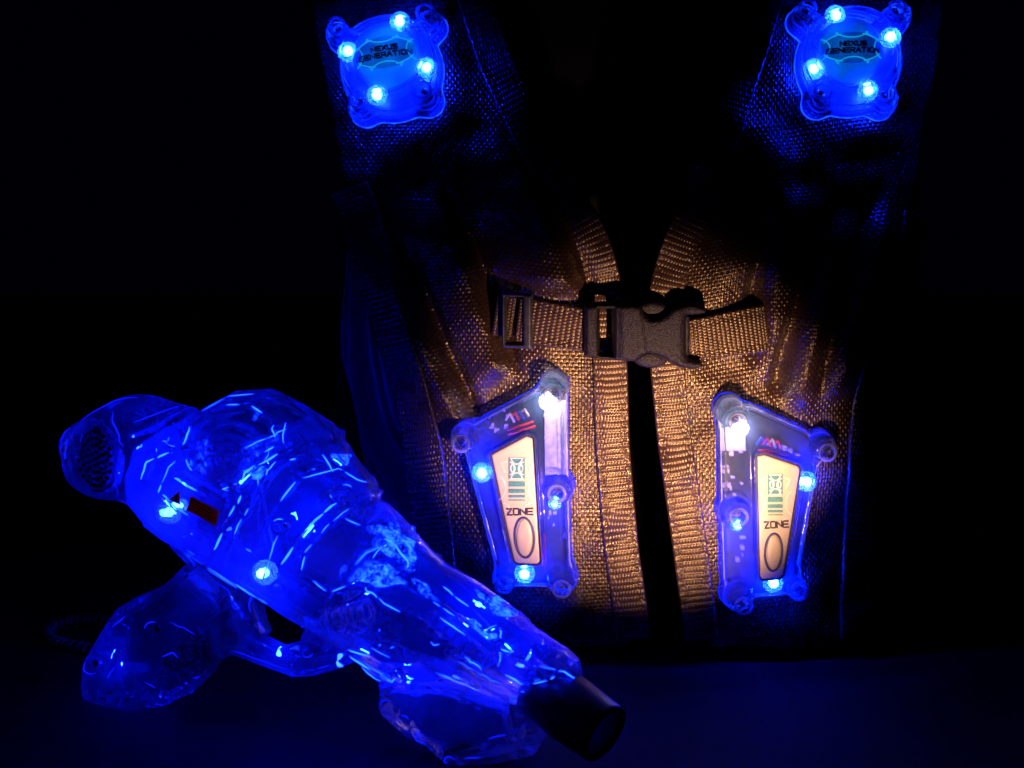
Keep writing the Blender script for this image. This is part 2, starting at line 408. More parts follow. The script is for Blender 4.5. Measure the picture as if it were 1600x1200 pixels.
def webbing(name, C, width, lift, m, Sf=surf, lp=9.2, cpd=4.6, step=1.15, thick=.0016, taper=None, stitch=True, along=False):
    """strap with woven ribs; C = centre line in pixels"""
    C = np.array(C, float); seg = np.hypot(*np.diff(C, axis=0).T); L = np.concatenate([[0], np.cumsum(seg)])
    l = np.arange(0, L[-1], step)
    k = np.array([-24, -12, 0, 12, 24.]); w_ = np.array([.15, .22, .26, .22, .15])
    ev = lambda i: sum(np.interp(np.clip(l + kk, 0, L[-1]), L, C[:, i]) * ww for kk, ww in zip(k, w_))
    cx, cy = ev(0), ev(1)
    tx, ty = np.gradient(cx), np.gradient(cy); t = np.hypot(tx, ty); tx, ty = tx / t, ty / t
    wd = np.full(l.shape, float(width)) if taper is None else np.interp(l, np.linspace(0, L[-1], len(taper)), taper)
    nc = int(width / step) + 1; c = np.linspace(-.5, .5, nc)
    cc = c[None, :] * wd[:, None]
    X = cx[:, None] - ty[:, None] * cc; Y = cy[:, None] + tx[:, None] * cc
    l2 = l[:, None] + 1.5 * vnoise(X, Y, 30, 2)
    A, B = (l2, cc) if not along else (cc, l2)
    row = np.floor(A / lp); fa = A / lp - row - .5
    rib = np.sqrt(np.maximum(0, 1 - (2 * fa) ** 2))
    loop = .62 + .38 * np.cos(2 * np.pi * (B / cpd + .5 * (row % 2)))
    h = .0009 * rib * loop
    if stitch:
        for e in (.33, -.36):
            sd = np.abs(c[None, :] - e) * wd[:, None]
            h = h + .0006 * np.maximum(0, 1 - sd / 2.2) * (np.cos(2 * np.pi * l[:, None] / 13) > -.5) - .0004 * np.exp(-(sd / 4) ** 2)
    ed = np.minimum((.5 - np.abs(c)) * width / 3, 1)[None, :]
    V = Sf(X, Y, lift + (thick + h) * np.sqrt(ed)); Vb = Sf(X, Y, np.full(X.shape, lift - .0006))
    nr, nc = X.shape; q = grid_quads(nr, nc); n = nr * nc
    ring = np.concatenate([np.arange(nc), nc * np.arange(1, nr) + nc - 1, n - 2 - np.arange(nc - 1), nc * np.arange(nr - 2, 0, -1)])
    sk = np.stack([ring, np.roll(ring, -1), np.roll(ring, -1) + n, ring + n], 1)
    return vp(np_mesh(name, np.concatenate([V.reshape(-1, 3), Vb.reshape(-1, 3)]), np.concatenate([q, q[:, ::-1] + n, sk]), m))
webbing('edge_binding', [(715, -85), (775, 100), (832, 220), (895, 320), (928, 380), (946, 450), (953, 560), (957, 700), (970, 850), (992, 1005)], 54, .0022, M['web'])
webbing('edge_binding', [(1222, -85), (1165, 100), (1132, 200), (1096, 300), (1060, 380), (1039, 450), (1040, 560), (1055, 700), (1077, 850), (1096, 1005)], 54, .0022, M['web'])
webbing('side_strap', [(548, 290), (584, 400), (618, 500), (648, 600), (664, 700), (680, 850), (694, 1000)], 62, .0022, M['web'], lp=8.4)
webbing('side_strap', [(1425, 330), (1392, 450), (1360, 560), (1345, 680), (1336, 850), (1330, 1000)], 46, .0022, M['web'], lp=8.4)

# shoulder padding patches below the round sensors, side gussets and back
def sheet(name, f, nu, nv, m, thick=.002):
    u, v = np.meshgrid(np.linspace(0, 1, nu), np.linspace(0, 1, nv)); P = f(u, v)
    n = nu * nv; q = grid_quads(nv, nu)
    T = np.cross(np.gradient(P, axis=1), np.gradient(P, axis=0)); T /= np.linalg.norm(T, axis=-1)[..., None] + 1e-12
    ring = np.concatenate([np.arange(nu), nu * np.arange(1, nv) + nu - 1, n - 2 - np.arange(nu - 1), nu * np.arange(nv - 2, 0, -1)])
    sk = np.stack([ring, np.roll(ring, -1), np.roll(ring, -1) + n, ring + n], 1)
    return vp(np_mesh(name, np.concatenate([P.reshape(-1, 3), (P - T * thick).reshape(-1, 3)]), np.concatenate([q, q[:, ::-1] + n, sk]), m))
def gusset(tab, sgn):
    def f(u, v):
        py = 330 + v * 690; x = smooth_tab(tab, py)
        w = sgn * (20 + 62 * sm(0, .35, v))
        px = x + u * w + sgn * (-6) * (1 - u)
        Yd = base_Y(x, py) + .004 + .075 * u + .010 * np.sin(u * 9 + 3 * v + 5 * vnoise(px, py, 160, 1)) * sm(0, .15, u)
        return at(px, py, Yd)
    return f
sheet('side_gusset', gusset(XL_L, -1), 60, 80, M['side'])
sheet('side_gusset', gusset(XR_R, 1), 60, 80, M['side'])
def back(u, v):
    px = 520 + u * 940; py = -120 + v * 1130
    P = at(px, py, .13 + 0 * px)
    P[..., 1] = .14 + .25 * (1 - v) ** 2 * .3 - .0 + .01 * np.sin(u * 14)
    P[..., 2] = np.maximum(P[..., 2], .002)
    return P
sheet('back_panel', back, 60, 60, M['lining'])

# ------------------------------------------------------------------ chest strap and buckle
def lifted(px, py, d): return surf(px, py, d, False)
webbing('chest_strap', [(806, 494), (840, 498), (880, 506), (930, 513)], 70, .010, M['web'], Sf=lifted, lp=8.0, cpd=5.2, along=False, taper=[70, 70, 68, 68])
webbing('chest_strap', [(1060, 526), (1100, 523), (1150, 514), (1196, 508)], 68, .010, M['web'], Sf=lifted, lp=7.0, cpd=4.6, taper=[60, 66, 72, 76])
# webbing turned over at the two sewn ends
webbing('strap_end', [(770, 488), (812, 494)], 66, .0065, M['web'], Sf=lifted, lp=8, cpd=5, stitch=False)
def slot_sdf(X, Y):
    o = np.maximum(np.abs(X - 812) - 21, np.abs(Y - 496 - .08 * (X - 812)) - 40); h = np.maximum(np.abs(X - 808) - 10, np.abs(Y - 495) - 33)
    return np.maximum(o - 3, -(h - 2))
vp(hfield('strap_slider', (780, 445, 845, 550), 1.3, slot_sdf, lambda X, Y, d: .0105 + .0045 * dome(d, 5), lambda X, Y, d: .0085 + 0 * X, flat, M['rubber'], None))
BK = [(914, 476), (940, 473), (985, 471), (998, 474), (1003, 486), (1012, 494), (1024, 493), (1036, 486), (1046, 476), (1060, 472), (1080, 473), (1094, 478), (1096, 486),
      (1086, 489), (1068, 490), (1066, 500), (1066, 548), (1070, 558), (1088, 562), (1092, 569), (1078, 574), (1056, 570), (1040, 562), (1026, 552), (1010, 548), (998, 552), (990, 561), (955, 560), (914, 553)]
def bk_sdf(X, Y):
    o = poly_sdf(X, Y, BK) - 1.5; sl = np.maximum(np.abs(X - 946) - 8, np.abs(Y - 516) - 33) - 1
    return np.maximum(o, -sl)
def bk_top(X, Y, d):
    h = .012 + .0080 * dome(d, 9) + .0035 * sm(955, 975, X) * (1 - sm(1052, 1072, X)) * dome(d, 16)
    h += .0006 * (1 - sm(0, 2.5, np.abs(X - 962))) - .0012 * (1 - sm(0, 1.6, np.abs(X - 1002 - .12 * (Y - 516))))
    return h
def lower_all(f, k): return lambda px, py, d: f(px, py - k, d)
bkm = lambda px, py, d: flat(px, py - 5, d)
buckle = vp(hfield('side_release_buckle', (905, 460, 1105, 585), 1.2, bk_sdf, bk_top, lambda X, Y, d: .0095 + 0 * X, bkm, M['plastic'], None))
for cx, cy, w, h in ((1017, 482, 24, 13), (1014, 560, 26, 14)):
    s = lambda X, Y, cx=cx, cy=cy, w=w, h=h: (np.hypot((X - cx) / w, (Y - cy) / h) - 1) * h
    hfield('release_tab', (cx - 32, cy - 24, cx + 32, cy + 24), 1.2, s, lambda X, Y, d: .011 + .0055 * dome(d, 9), lambda X, Y, d: .0098 + 0 * X, bkm, M['plastic'], buckle)
pt = [bkm(x, y, np.float64(.015)) for x, y in ((1066, 494), (1066, 520), (1066, 552))]
tubes('strap_bar', [pt], .0026, M['plastic'], buckle)

# ------------------------------------------------------------------ pods
def rim_lines(sdf, c, top, levels, screws, pod, hc=.0175):
    """thick moulded edges of the clear shell: lines round the rim (the outermost a painted glow) and rings round the screws"""
    th = np.linspace(0, 2 * np.pi, 260, endpoint=False); rr = np.arange(6, 230, .5)
    Xr = c[0] + np.cos(th)[:, None] * rr; Yr = c[1] + np.sin(th)[:, None] * rr
    D = sdf(Xr, Yr)
    for lv, dd, rad in levels:
        k = (D.shape[1] - 1) - np.argmax((D < -lv)[:, ::-1], axis=1)
        r_ = rr[k]; r_ = (np.roll(r_, 1) + 2 * r_ + np.roll(r_, -1)) / 4
        px, py = c[0] + np.cos(th) * r_, c[1] + np.sin(th) * r_
        V, Q = tube(flat(px, py, np.full(px.shape, dd)), rad * (1 + .35 * np.sin(th * 23 + lv) * np.sin(th * 7)), 6, True)
        np_mesh('shell_rim_or_glint', V, Q, M['rim'] if lv > 1 else M['softglint' if len(levels) == 3 else 'zoneglint'], pod)  # outermost line is self-lit to imitate a bright rim
    for x, y in screws:
        for rad, dd, w in ((12.5, hc, .0010),):
            q = np.array(arc(x, y, rad, rad, 0, 360, 30)[:-1]); V, Q = tube(flat(q[:, 0], q[:, 1], np.full(len(q), dd)), w, 6, True)
            np_mesh('screw_collar', V, Q, M['rim'], pod)
def screw(pos, n, r, parent):
    prof = [(r, -.003), (r, 0), (r * .93, .0005), (r * .62, .0007), (r * .55, .0006), (r * .5, -.0012), (0, -.0013)]
    return lathe('screw', pos, n, prof, M['metal'], parent, 18)
def normal_at(px, py):
    a, b, c = flat(px, py, np.float64(0)), flat(px + 4, py, np.float64(0)), flat(px, py + 4, np.float64(0))
    n = np.cross(b - a, c - a); n /= np.linalg.norm(n); return -n if n[1] > 0 else n
def led(px, py, d, r, parent, m='led', Mp=flat):
    n = ball('led', Mp(px, py, np.float64(d)), r, M[m], parent)
    ball('led_halo', Mp(px, py, np.float64(d - .0005)), r * (2.3 if m == 'led' else 3.4), M['halo'], parent)  # frosted ball added to imitate the glow round the LED
    return n
def board_bits(name, spots, Mp, d, parent, m):
    bm = bmesh.new()
    for (x, y, w, h, t) in spots:
        P = [Mp(x + sx * w / 2, y + sy * h / 2, np.float64(dd)) for dd in (d, d + t) for sx, sy in ((-1, -1), (1, -1), (1, 1), (-1, 1))]
        v = [bm.verts.new(p) for p in P]
        for f in ((3, 2, 1, 0), (4, 5, 6, 7), (0, 1, 5, 4), (1, 2, 6, 5), (2, 3, 7, 6), (3, 0, 4, 7)): bm.faces.new([v[i] for i in f])
    return bm_obj(name, bm, m, parent, smooth=False)

def zone_pod(lobes, body, plate, screws, leds, glows, emb, word, ring, wires, chips, pcbs, label, board):  # board: outline of the added pale filler board
    xs = [p[0] for p in body] + [l[0] for l in lobes]; ys = [p[1] for p in body] + [l[1] for l in lobes]
    box = (min(xs) - 34, min(ys) - 34, max(xs) + 34, max(ys) + 34)
    def sdf(X, Y):
        d = poly_sdf(X, Y, body) - 3
        for x, y, r in lobes: d = smin(d, circ(X, Y, (x, y), r), 6)
        return d
    psdf = lambda X, Y: poly_sdf(X, Y, plate) - 2
    def top(X, Y, d):
        h = .0135 * dome(d, 9)
        h = h + .0008 * (1 - sm(1, 3, np.abs(d + 7)))                 # moulded step round the rim
        for (x, y, r), (qx, qy) in zip(lobes, screws):
            c = circ(X, Y, (x, y), r - 1); h = h + .0065 * dome(c, 7)
            h = h - .0060 * (1 - sm(6.5, 10.5, np.hypot(X - qx, Y - qy)))
            h = h + .0007 * np.cos(np.hypot(X - qx, Y - qy) * 1.1) * (1 - sm(r * .7, r, np.hypot(X - x, Y - y)))
        pd = psdf(X, Y)
        h = h + .0022 * (1 - sm(1, 4.5, np.abs(pd - 5))) - .004 * (1 - sm(-1, 3, pd))
        return np.maximum(h, .0004)
    pod = vp(hfield('zone_pod', box, 1.5, sdf, top, lambda X, Y, d: 0 * X, flat, M['shell'], None))
    pod['label'] = label
    rim_lines(sdf, ((box[0] + box[2]) / 2, (box[1] + box[3]) / 2), top, ((.5, .0012, .00028), (3.5, .0108, .0005)), screws, pod)
    # boards inside
    hfield('circuit_board', box, 2.5, lambda X, Y: np.maximum(sdf(X, Y) + 7, -psdf(X, Y) - 9), lambda X, Y, d: .0034 + 0 * X, lambda X, Y, d: .0018 + 0 * X, flat, M['pcb'], pod)
    for c_ in chips: board_bits('circuit_component', [c_], flat, .0034, pod, M['white'])
    hfield('label_plate', box, 1.5, lambda X, Y: psdf(X, Y) + .5, lambda X, Y, d: .0115 + .0012 * dome(d, 3), lambda X, Y, d: .0098 + 0 * X, flat, M['plate'], pod)
    hfield('plate_border', box, 1.2, lambda X, Y: np.maximum(psdf(X, Y) - 2.6, -psdf(X, Y) - 1.2), lambda X, Y, d: .0118 + .0014 * dome(d, 2), lambda X, Y, d: .0100 + 0 * X, flat, M['ink'], pod)
    for (x, y), (lx, ly, r) in zip(screws, lobes):
        screw(flat(x, y, np.float64(.0112)), normal_at(x, y), .0026, pod)
    for x, y in leds: led(x, y, .0088, .0030, pod)
    led(*glows[0], .0075, .0020, pod); led(*glows[1], .0100, .0018, pod, 'ledw')
    hfield('pale_filler_board', box, 1.5, lambda X, Y: poly_sdf(X, Y, board), lambda X, Y, d: .0052 + 0 * X, lambda X, Y, d: .0042 + 0 * X, flat, M['white'], pod)  # pale board added so this corner blows out white
    top_ = .01285
    ex0, ey0, ex1, ey1 = emb; w = ex1 - ex0; cx = (ex0 + ex1) / 2; H = ey1 - ey0
    e = hfield('emblem_panel', (ex0 - 2, ey0 - 2, ex1 + 2, ey1 + 2), .8, lambda X, Y: np.minimum.reduce([np.maximum(np.abs(X - cx) - w / 2, np.abs(Y - yc) - hh) for yc, hh in
        ((ey0 + H * .25, H * .25), (ey0 + H * .615, H * .06), (ey0 + H * .775, H * .045), (ey0 + H * .90, H * .028), (ey0 + H * .985, H * .012))]),
        lambda X, Y, d: .01305 + 0 * X, lambda X, Y, d: .0126 + 0 * X, flat, M['teal'], pod)
    ecy = ey0 + H * .25; rh = H * .25; k = []
    for s in (-1, 1):
        k.append(arc(cx + s * w * .55, ecy, w * .45, rh * .62, 110 if s > 0 else -70, 250 if s > 0 else 70))
        k.append(arc(cx, ecy + s * rh * 1.15, w * .36, rh * .75, 200 if s > 0 else 20, 340 if s > 0 else 160))
        k.append([(cx - w * .38, ecy + s * rh * .95), (cx + w * .38, ecy + s * rh * .95)])
        k.append(arc(cx + s * w * .26, ecy, w * .10, rh * .34, 0, 360))
    ribbons('emblem', k, 1.5, flat, .0126, .0134, M['pale'], pod)
    gh = []
    for sx in (-1, 1):
        gh.append(arc(cx + sx * w * 1.25, ecy + H * .45, w * .55, H * .30, 110 if sx > 0 else -70, 250 if sx > 0 else 70))
        gh.append([(cx + sx * w * .7, ecy + H * .1), (cx + sx * w * .95, ecy - H * .12), (cx + sx * w * .55, ecy - H * .18)])
        gh.append(arc(cx + sx * w * .8, ecy + H * .95, w * .35, H * .14, 180 if sx > 0 else 0, 270 if sx > 0 else -90))
    ribbons('faint_emblem', gh, 1.3, flat, .0126, .0131, M['pale'], pod)
    ribbons('lettering', text_paths('ZONE', word[0], word[1], word[2], word[3], word[4], .3), 2.1, flat, .0126, .0134, M['ink'], pod)
    rx, ry, rrx, rry, rot = ring
    rp = arc(rx, ry, rrx, rry, 0, 360, 40, rot)
    V, Q = tube([flat(a, b, np.float64(.0129)) for a, b in rp[:-1]], .0008, 8, True)
    np_mesh('button_ring', V, Q, M['ringink'], pod)
    hfield('button', (rx - rrx - 8, ry - rry - 8, rx + rrx + 8, ry + rry + 8), 1.2, lambda X, Y: (np.hypot((X - rx) / (rrx - 2.5), (Y - ry) / (rry - 2.5)) - 1) * (rrx - 2.5),
           lambda X, Y, d: .0129 + .0010 * dome(d, 8), lambda X, Y, d: .0125 + 0 * X, flat, M['plate'], pod)
    for col, pts in wires:
        P = np.array(pts, float); t = np.linspace(0, 1, 16); ts = np.linspace(0, 1, len(P))
        X = np.interp(t, ts, P[:, 0]); Y = np.interp(t, ts, P[:, 1]); D = .0055 + .0035 * np.sin(np.pi * t)
        tubes('wire', [list(flat(X, Y, D))], .0008, M[col], pod, 6)
    return pod
random.seed(7)
def chips_in(poly, n):
    P = np.array(poly); out = []
    while len(out) < n:
        x = random.uniform(P[:, 0].min(), P[:, 0].max()); y = random.uniform(P[:, 1].min(), P[:, 1].max())
        if poly_sdf(np.array([x]), np.array([y]), poly)[0] < -2: out.append((x, y, random.choice((3, 4, 6)), random.choice((3, 4, 7)), random.uniform(.0006, .002)))
    return out
LP = dict(
    lobes=[(867, 598, 24), (732, 674, 23), (876, 756, 24), (793, 893, 21), (880, 897, 25)],
    screws=[(867, 609), (729, 683), (873, 760), (793, 901), (880, 907)],
    body=[(748, 656), (845, 604), (886, 612), (888, 740), (892, 880), (870, 908), (800, 908), (779, 880), (732, 700)],
    plate=[(774, 704), (826, 676), (834, 679), (845, 868), (842, 871), (812, 870), (808, 866)],
    leds=[(757, 733), (822, 890)], glows=[(868, 781), (858, 622)],
    emb=(799, 707, 824, 774), word=(816, 791, 39, 9.5, -.02), ring=(823, 831, 14.5, 31, -.06))
LP['chips'] = chips_in([(850, 640), (882, 640), (884, 735), (852, 735)], 16) + chips_in([(760, 665), (800, 640), (805, 660), (765, 690)], 6) + chips_in([(856, 790), (884, 790), (886, 860), (856, 860)], 5)
LP['wires'] = [('red', [(795, 668), (815, 660), (835, 655)]), ('whitew', [(793, 652), (800, 640), (806, 655)]), ('red', [(800, 648), (808, 638), (813, 652)]), ('bluew', [(808, 645), (815, 636), (821, 650)]), ('whitew', [(815, 640), (823, 634), (828, 646)]), ('red', [(797, 675), (818, 667), (838, 662)]), ('red', [(851, 830), (852, 855), (850, 880)])]
zone_pod(pcbs=None, board=[(852, 622), (884, 622), (885, 738), (853, 738)], label='clear sensor pod near the gap, its upper right corner overexposed white', **LP)
RP = dict(
    lobes=[(1136, 637, 25), (1274, 688, 22), (1140, 792, 25), (1233, 908, 19), (1146, 922, 25)],
    screws=[(1143, 650), (1278, 697), (1145, 796), (1235, 912), (1152, 933)],
    body=[(1120, 640), (1165, 628), (1252, 668), (1271, 700), (1240, 890), (1215, 922), (1160, 925), (1126, 900), (1122, 780)],
    plate=[(1177, 707), (1186, 705), (1236, 722), (1239, 727), (1214, 888), (1209, 893), (1184, 895), (1181, 891)],
    leds=[(1253, 747), (1202, 904)], glows=[(1147, 815), (1150, 664)],
    emb=(1191, 733, 1214, 797), word=(1204, 811, 36, 9.5, -.05), ring=(1200, 854, 13, 29, .04))
RP['chips'] = chips_in([(1130, 680), (1160, 680), (1162, 775), (1130, 775)], 12) + chips_in([(1130, 830), (1168, 830), (1170, 890), (1134, 890)], 5) + chips_in([(1215, 690), (1245, 700), (1245, 712), (1215, 700)], 4)
RP['wires'] = [('red', [(1186, 690), (1192, 678), (1198, 692)]), ('whitew', [(1194, 690), (1200, 680), (1206, 694)]), ('red', [(1202, 692), (1208, 682), (1214, 696)]), ('bluew', [(1178, 690), (1184, 676), (1190, 690)]), ('red', [(1180, 700), (1200, 702), (1225, 708)])]
zone_pod(pcbs=None, board=[(1130, 665), (1160, 665), (1161, 700), (1130, 700)], label='clear sensor pod on the far side of the gap, tapering to its lower corner', **RP)

def round_sensor(c, r, lobes, screws, dc, dr, leds, rot, label):
    box = (c[0] - r - 40, c[1] - r - 40, c[0] + r + 40, c[1] + r + 40)
    def sdf(X, Y):
        d = circ(X, Y, c, r)
        for x, y, q in lobes: d = smin(d, circ(X, Y, (x, y), q), 10)
        return d
    def top(X, Y, d):
        h = .011 * dome(d, 12) + .0010 * (1 - sm(1, 3.5, np.abs(d + 9)))
        for (x, y, q), (sx, sy) in zip(lobes, screws):
            h = h + .0030 * dome(circ(X, Y, (x, y), q - 1), 8) - .0065 * (1 - sm(6.5, 10, np.hypot(X - sx, Y - sy)))
            h = h + .0006 * np.cos(np.hypot(X - sx, Y - sy) * 1.0) * (1 - sm(q * .7, q, np.hypot(X - x, Y - y)))
        rr = np.hypot(X - dc[0], Y - dc[1])
        h = h + .0055 * np.exp(-((rr - dr - 8) / 6) ** 2) + .0012 * np.cos((rr - dr) * .55) * np.exp(-((rr - dr - 12) / 16) ** 2)
        h = h - .003 * (1 - sm(dr - 6, dr + 2, rr))
        return np.maximum(h, .0004)
    pod = vp(hfield('round_sensor', box, 1.5, sdf, top, lambda X, Y, d: 0 * X, flat, M['shell'], None))
    pod['label'] = label
    rim_lines(sdf, c, top, ((.5, .0012, .0004), (5, .0095, .0006), (11, .0112, .0004)), screws, pod, .0135)
    hfield('circuit_board', box, 2.5, lambda X, Y: circ(X, Y, c, r - 8), lambda X, Y, d: .0030 + 0 * X, lambda X, Y, d: .0016 + 0 * X, flat, M['pcb'], pod)
    hfield('lens_dome', box, 1.8, lambda X, Y: circ(X, Y, dc, dr - 1), lambda X, Y, d: .0088 + .0052 * dome(d, dr), lambda X, Y, d: .0070 + 0 * X, flat, M['lens'], pod)
    for x, y in screws: screw(flat(x, y, np.float64(.0085)), normal_at(x, y), .0028, pod)
    for x, y in leds: led(x, y, .0100, .0030, pod)
    hfield('added_backlight', box, 3, lambda X, Y: circ(X, Y, dc, dr - 7), lambda X, Y, d: .0050 + 0 * X, lambda X, Y, d: .0044 + 0 * X, flat, M['back'], pod)  # glowing disc added to brighten the dome
    zz = .01355
    cr, sr = math.cos(rot), math.sin(rot)
    T = lambda pts: [(dc[0] + a * cr - b * sr, dc[1] + a * sr + b * cr) for a, b in pts]
    H = lambda px, py, d: flat(px, py, np.asarray(d) + .0052 * dome(circ(px, py, dc, dr - 1), dr))
    band = T([(x, y) for x, y in arc(0, 44, 72, 68, -130, -50, 14)]) + T([(x, y) for x, y in arc(0, -44, 72, 68, 50, 130, 14)])
    hfield('label_band', box, 1.5, lambda X, Y: poly_sdf(X, Y, band), lambda X, Y, d: .0091 + 0 * X, lambda X, Y, d: .0087 + 0 * X, H, M['teal2'], pod)
    ribbons('lettering', [T(p) for p in text_paths('NEXUS', 1, -5, 40, 6.6, 0, .34) + text_paths('GENERATION', 1, 5.2, 80, 6.6, 0, .34)], 1.8, H, .0089, .0099, M['ink'], pod)
    k = []
    for s in (-1, 1):
        k.append(T(arc(0, s * 30, 26, 15, 205 if s > 0 else 25, 335 if s > 0 else 155)))
        k.append(T([(-26, s * 19), (-22, s * 24)])); k.append(T([(26, s * 19), (22, s * 24)]))
        k.append(T(arc(s * 56, 0, 22, 18, 120 if s > 0 else -60, 240 if s > 0 else 60)))
        k.append(T(arc(0, s * -2, 48, 24, 28 if s > 0 else 208, 70 if s > 0 else 250)))
        k.append(T(arc(0, s * -2, 48, 24, 110 if s > 0 else 290, 152 if s > 0 else 332)))
    ribbons('emblem', k, 1.0, H, .0089, .0096, M['pale2'], pod)
    return pod
M['teal2'] = clear('band_ink', .30, .05, 1.3, .05, hz=(.45, .7, .9), bump=.05); M['pale2'] = emit('emblem_glow', (.01, .42, 1), .75)  # emblem lines are self-lit so they read bright
round_sensor((615, 114), 80, [(536, 64, 22), (677, 47, 24), (574, 176, 25), (671, 161, 25)], [(537, 56), (672, 36), (570, 167), (668, 153)],
             (610, 97), 53, [(631, 46), (551, 92), (672, 117), (597, 158)], R(-9), 'clear round sensor tilted on the shoulder above the blaster side')
round_sensor((1322, 104), 82, [(1249, 38, 23), (1393, 37, 24), (1274, 165, 24), (1371, 165, 25)], [(1252, 29), (1389, 28), (1275, 155), (1372, 157)],
             (1320, 90), 53, [(1297, 36), (1382, 70), (1264, 119), (1347, 151)], R(-2), 'clear round sensor sitting level on the shoulder far from the blaster')

# ------------------------------------------------------------------ the blaster
F0 = floor_pt(225, 1106); F1 = floor_pt(770, 1192)
gx = F1 - F0; gx /= np.linalg.norm(gx)
lean = R(7)
gn = np.cross(gx, [0, 0, 1.0]); gn = gn if gn[1] < 0 else -gn
gup = np.array([0, 0, 1.0]) * math.cos(lean) - gn * math.sin(lean)
gn = gn * math.cos(lean) + np.array([0, 0, 1.0]) * math.sin(lean)
GP0 = F0 + gup * 0 
def G(px, py, d=0.0):
    r = ray(px, py); t = ((GP0 - CAM) @ gn) / (r @ gn); P = CAM + r * t[..., None]
    return P + gn * np.asarray(d)[..., None]
blaster = empty('laser_blaster', 'clear plastic toy blaster glowing blue with a black muzzle, in front of the black vest', 'toy blaster')
blaster.location = tuple(floor_pt(500, 1150)); bpy.context.view_layer.update()
def bp_(o):
    o.parent = blaster; o.matrix_parent_inverse = blaster.matrix_world.inverted(); return o
def ridge(X, Y, pts, w): return np.exp(-(seg_d(X, Y, pts) / w) ** 2)
def step(X, Y, poly, w=5): return 1 - sm(-w, w, poly_sdf(X, Y, poly))
BODY = [(228, 690), (262, 668), (300, 650), (335, 631), (372, 612), (420, 609), (465, 632), (510, 660), (530, 685), (545, 715), (570, 745), (588, 780), (615, 805), (640, 832), (668, 862),
        (690, 884), (735, 907), (790, 947), (830, 985), (880, 1015), (901, 1034), (906, 1058), (880, 1062), (848, 1072), (838, 1100), (770, 1082), (700, 1060), (640, 1078), (600, 1062), (560, 1022),
        (480, 974), (380, 909), (330, 876), (278, 846), (235, 815), (212, 790), (205, 740)]
PLATF = [(300, 738), (320, 728), (395, 768), (378, 818), (330, 800), (296, 768)]
def cham(d, R_): return .62 * np.clip(-d / (R_ * .62), 0, 1) ** .8 + .38 * dome(d, R_ * .35)
def body_top(X, Y, d):
    ax = ((X - 232) * .836 + (Y - 690) * .549)            # along the barrel
    Hm = np.interp(ax, [0, 120, 330, 480, 560, 800], [.018, .026, .027, .022, .019, .019])
    R_ = np.interp(ax, [0, 200, 400, 800], [40, 52, 46, 36])
    h = Hm * (.62 * np.clip(-d / (R_ * .62), 0, 1) ** .8 + .38 * dome(d, R_ * .35))
    h0 = h
    h = h + .0050 * dome(circ(X, Y, (402, 706), 54), 30) + .0012 * np.cos(np.hypot(X - 402, Y - 706) * .42) * (1 - sm(50, 62, np.hypot(X - 402, Y - 706)))
    h += .0042 * ridge(X, Y, [(520, 678), (470, 700), (428, 728), (402, 788), (366, 868)], 5) - .0025 * ridge(X, Y, [(532, 690), (478, 712), (440, 738), (412, 796), (376, 876)], 5)
    h += .0040 * ridge(X, Y, [(590, 770), (556, 780), (528, 804), (492, 846), (470, 880)], 5) - .002 * ridge(X, Y, [(600, 782), (566, 790), (540, 812), (502, 856)], 5)
    h += .0036 * ridge(X, Y, [(630, 830), (600, 846), (572, 885), (548, 930)], 6)
    h += .0030 * ridge(X, Y, [(668, 876), (640, 890), (610, 905), (580, 925)], 5)
    h += .0022 * ridge(X, Y, [(318, 664), (372, 640), (420, 634), (468, 664), (474, 682), (430, 696)], 3.5)
    h -= .0022 * ridge(X, Y, [(262, 842), (330, 880), (440, 948), (560, 1022), (680, 1074)], 4) 
    h += .0024 * ridge(X, Y, [(250, 815), (340, 866), (450, 934), (570, 1006), (690, 1062)], 4)
    h += .0026 * step(X, Y, PLATF, 3) + .0016 * ridge(X, Y, [(304, 738), (322, 730), (392, 768)], 2.5) + .0016 * ridge(X, Y, [(290, 772), (326, 800), (372, 822)], 2.5)
    h += .0045 * ridge(X, Y, [(700, 1026), (770, 1066), (842, 1098)], 7) + .0035 * ridge(X, Y, [(720, 1006), (790, 1046), (858, 1070)], 5)
    h += .0050 * ridge(X, Y, [(660, 886), (720, 925), (790, 975), (830, 1005)], 12)
    h += .0030 * ridge(X, Y, [(560, 990), (620, 1026), (690, 1050)], 5) + .004 * dome(circ(X, Y, (575, 945), 36), 20)
    h += .0028 * ridge(X, Y, [(255, 742), (262, 715), (300, 698), (332, 690)], 5) + .0022 * ridge(X, Y, [(285, 760), (300, 720), (322, 704)], 4)
    for cx, cy, r in ((306, 680, 11), (288, 694, 11), (640, 1042, 13), (855, 1042, 9), (472, 812, 12), (345, 712, 10), (795, 978, 12), (560, 760, 10), (470, 905, 9), (704, 985, 10), (505, 730, 9)):
        q = np.hypot(X - cx, Y - cy); h += .0022 * np.exp(-((q - r) / 3) ** 2) - .0035 * (1 - sm(r * .35, r * .8, q))
    for k in range(9): h += .0016 * ridge(X, Y, [(668 + 17 * k, 932 + 11.5 * k), (650 + 17 * k, 962 + 11.5 * k)], 3)
    h += dome(d, 22) * (.0016 * vnoise(X, Y, 34, 0) + .0010 * vnoise(X, Y, 15, 1) + .0005 * vnoise(X, Y, 7, 2))
    return np.maximum(h0 + 1.3 * (h - h0), 0)
neg = lambda f: (lambda X, Y, d: -f(X, Y, d))
polyf = lambda P, k=4: (lambda X, Y: poly_sdf(X, Y, P) - k)
shell = bp_(hfield('body_shell', (190, 590, 925, 1125), 1.9, polyf(BODY, 2), body_top, neg(body_top), G, M['gun'], None))

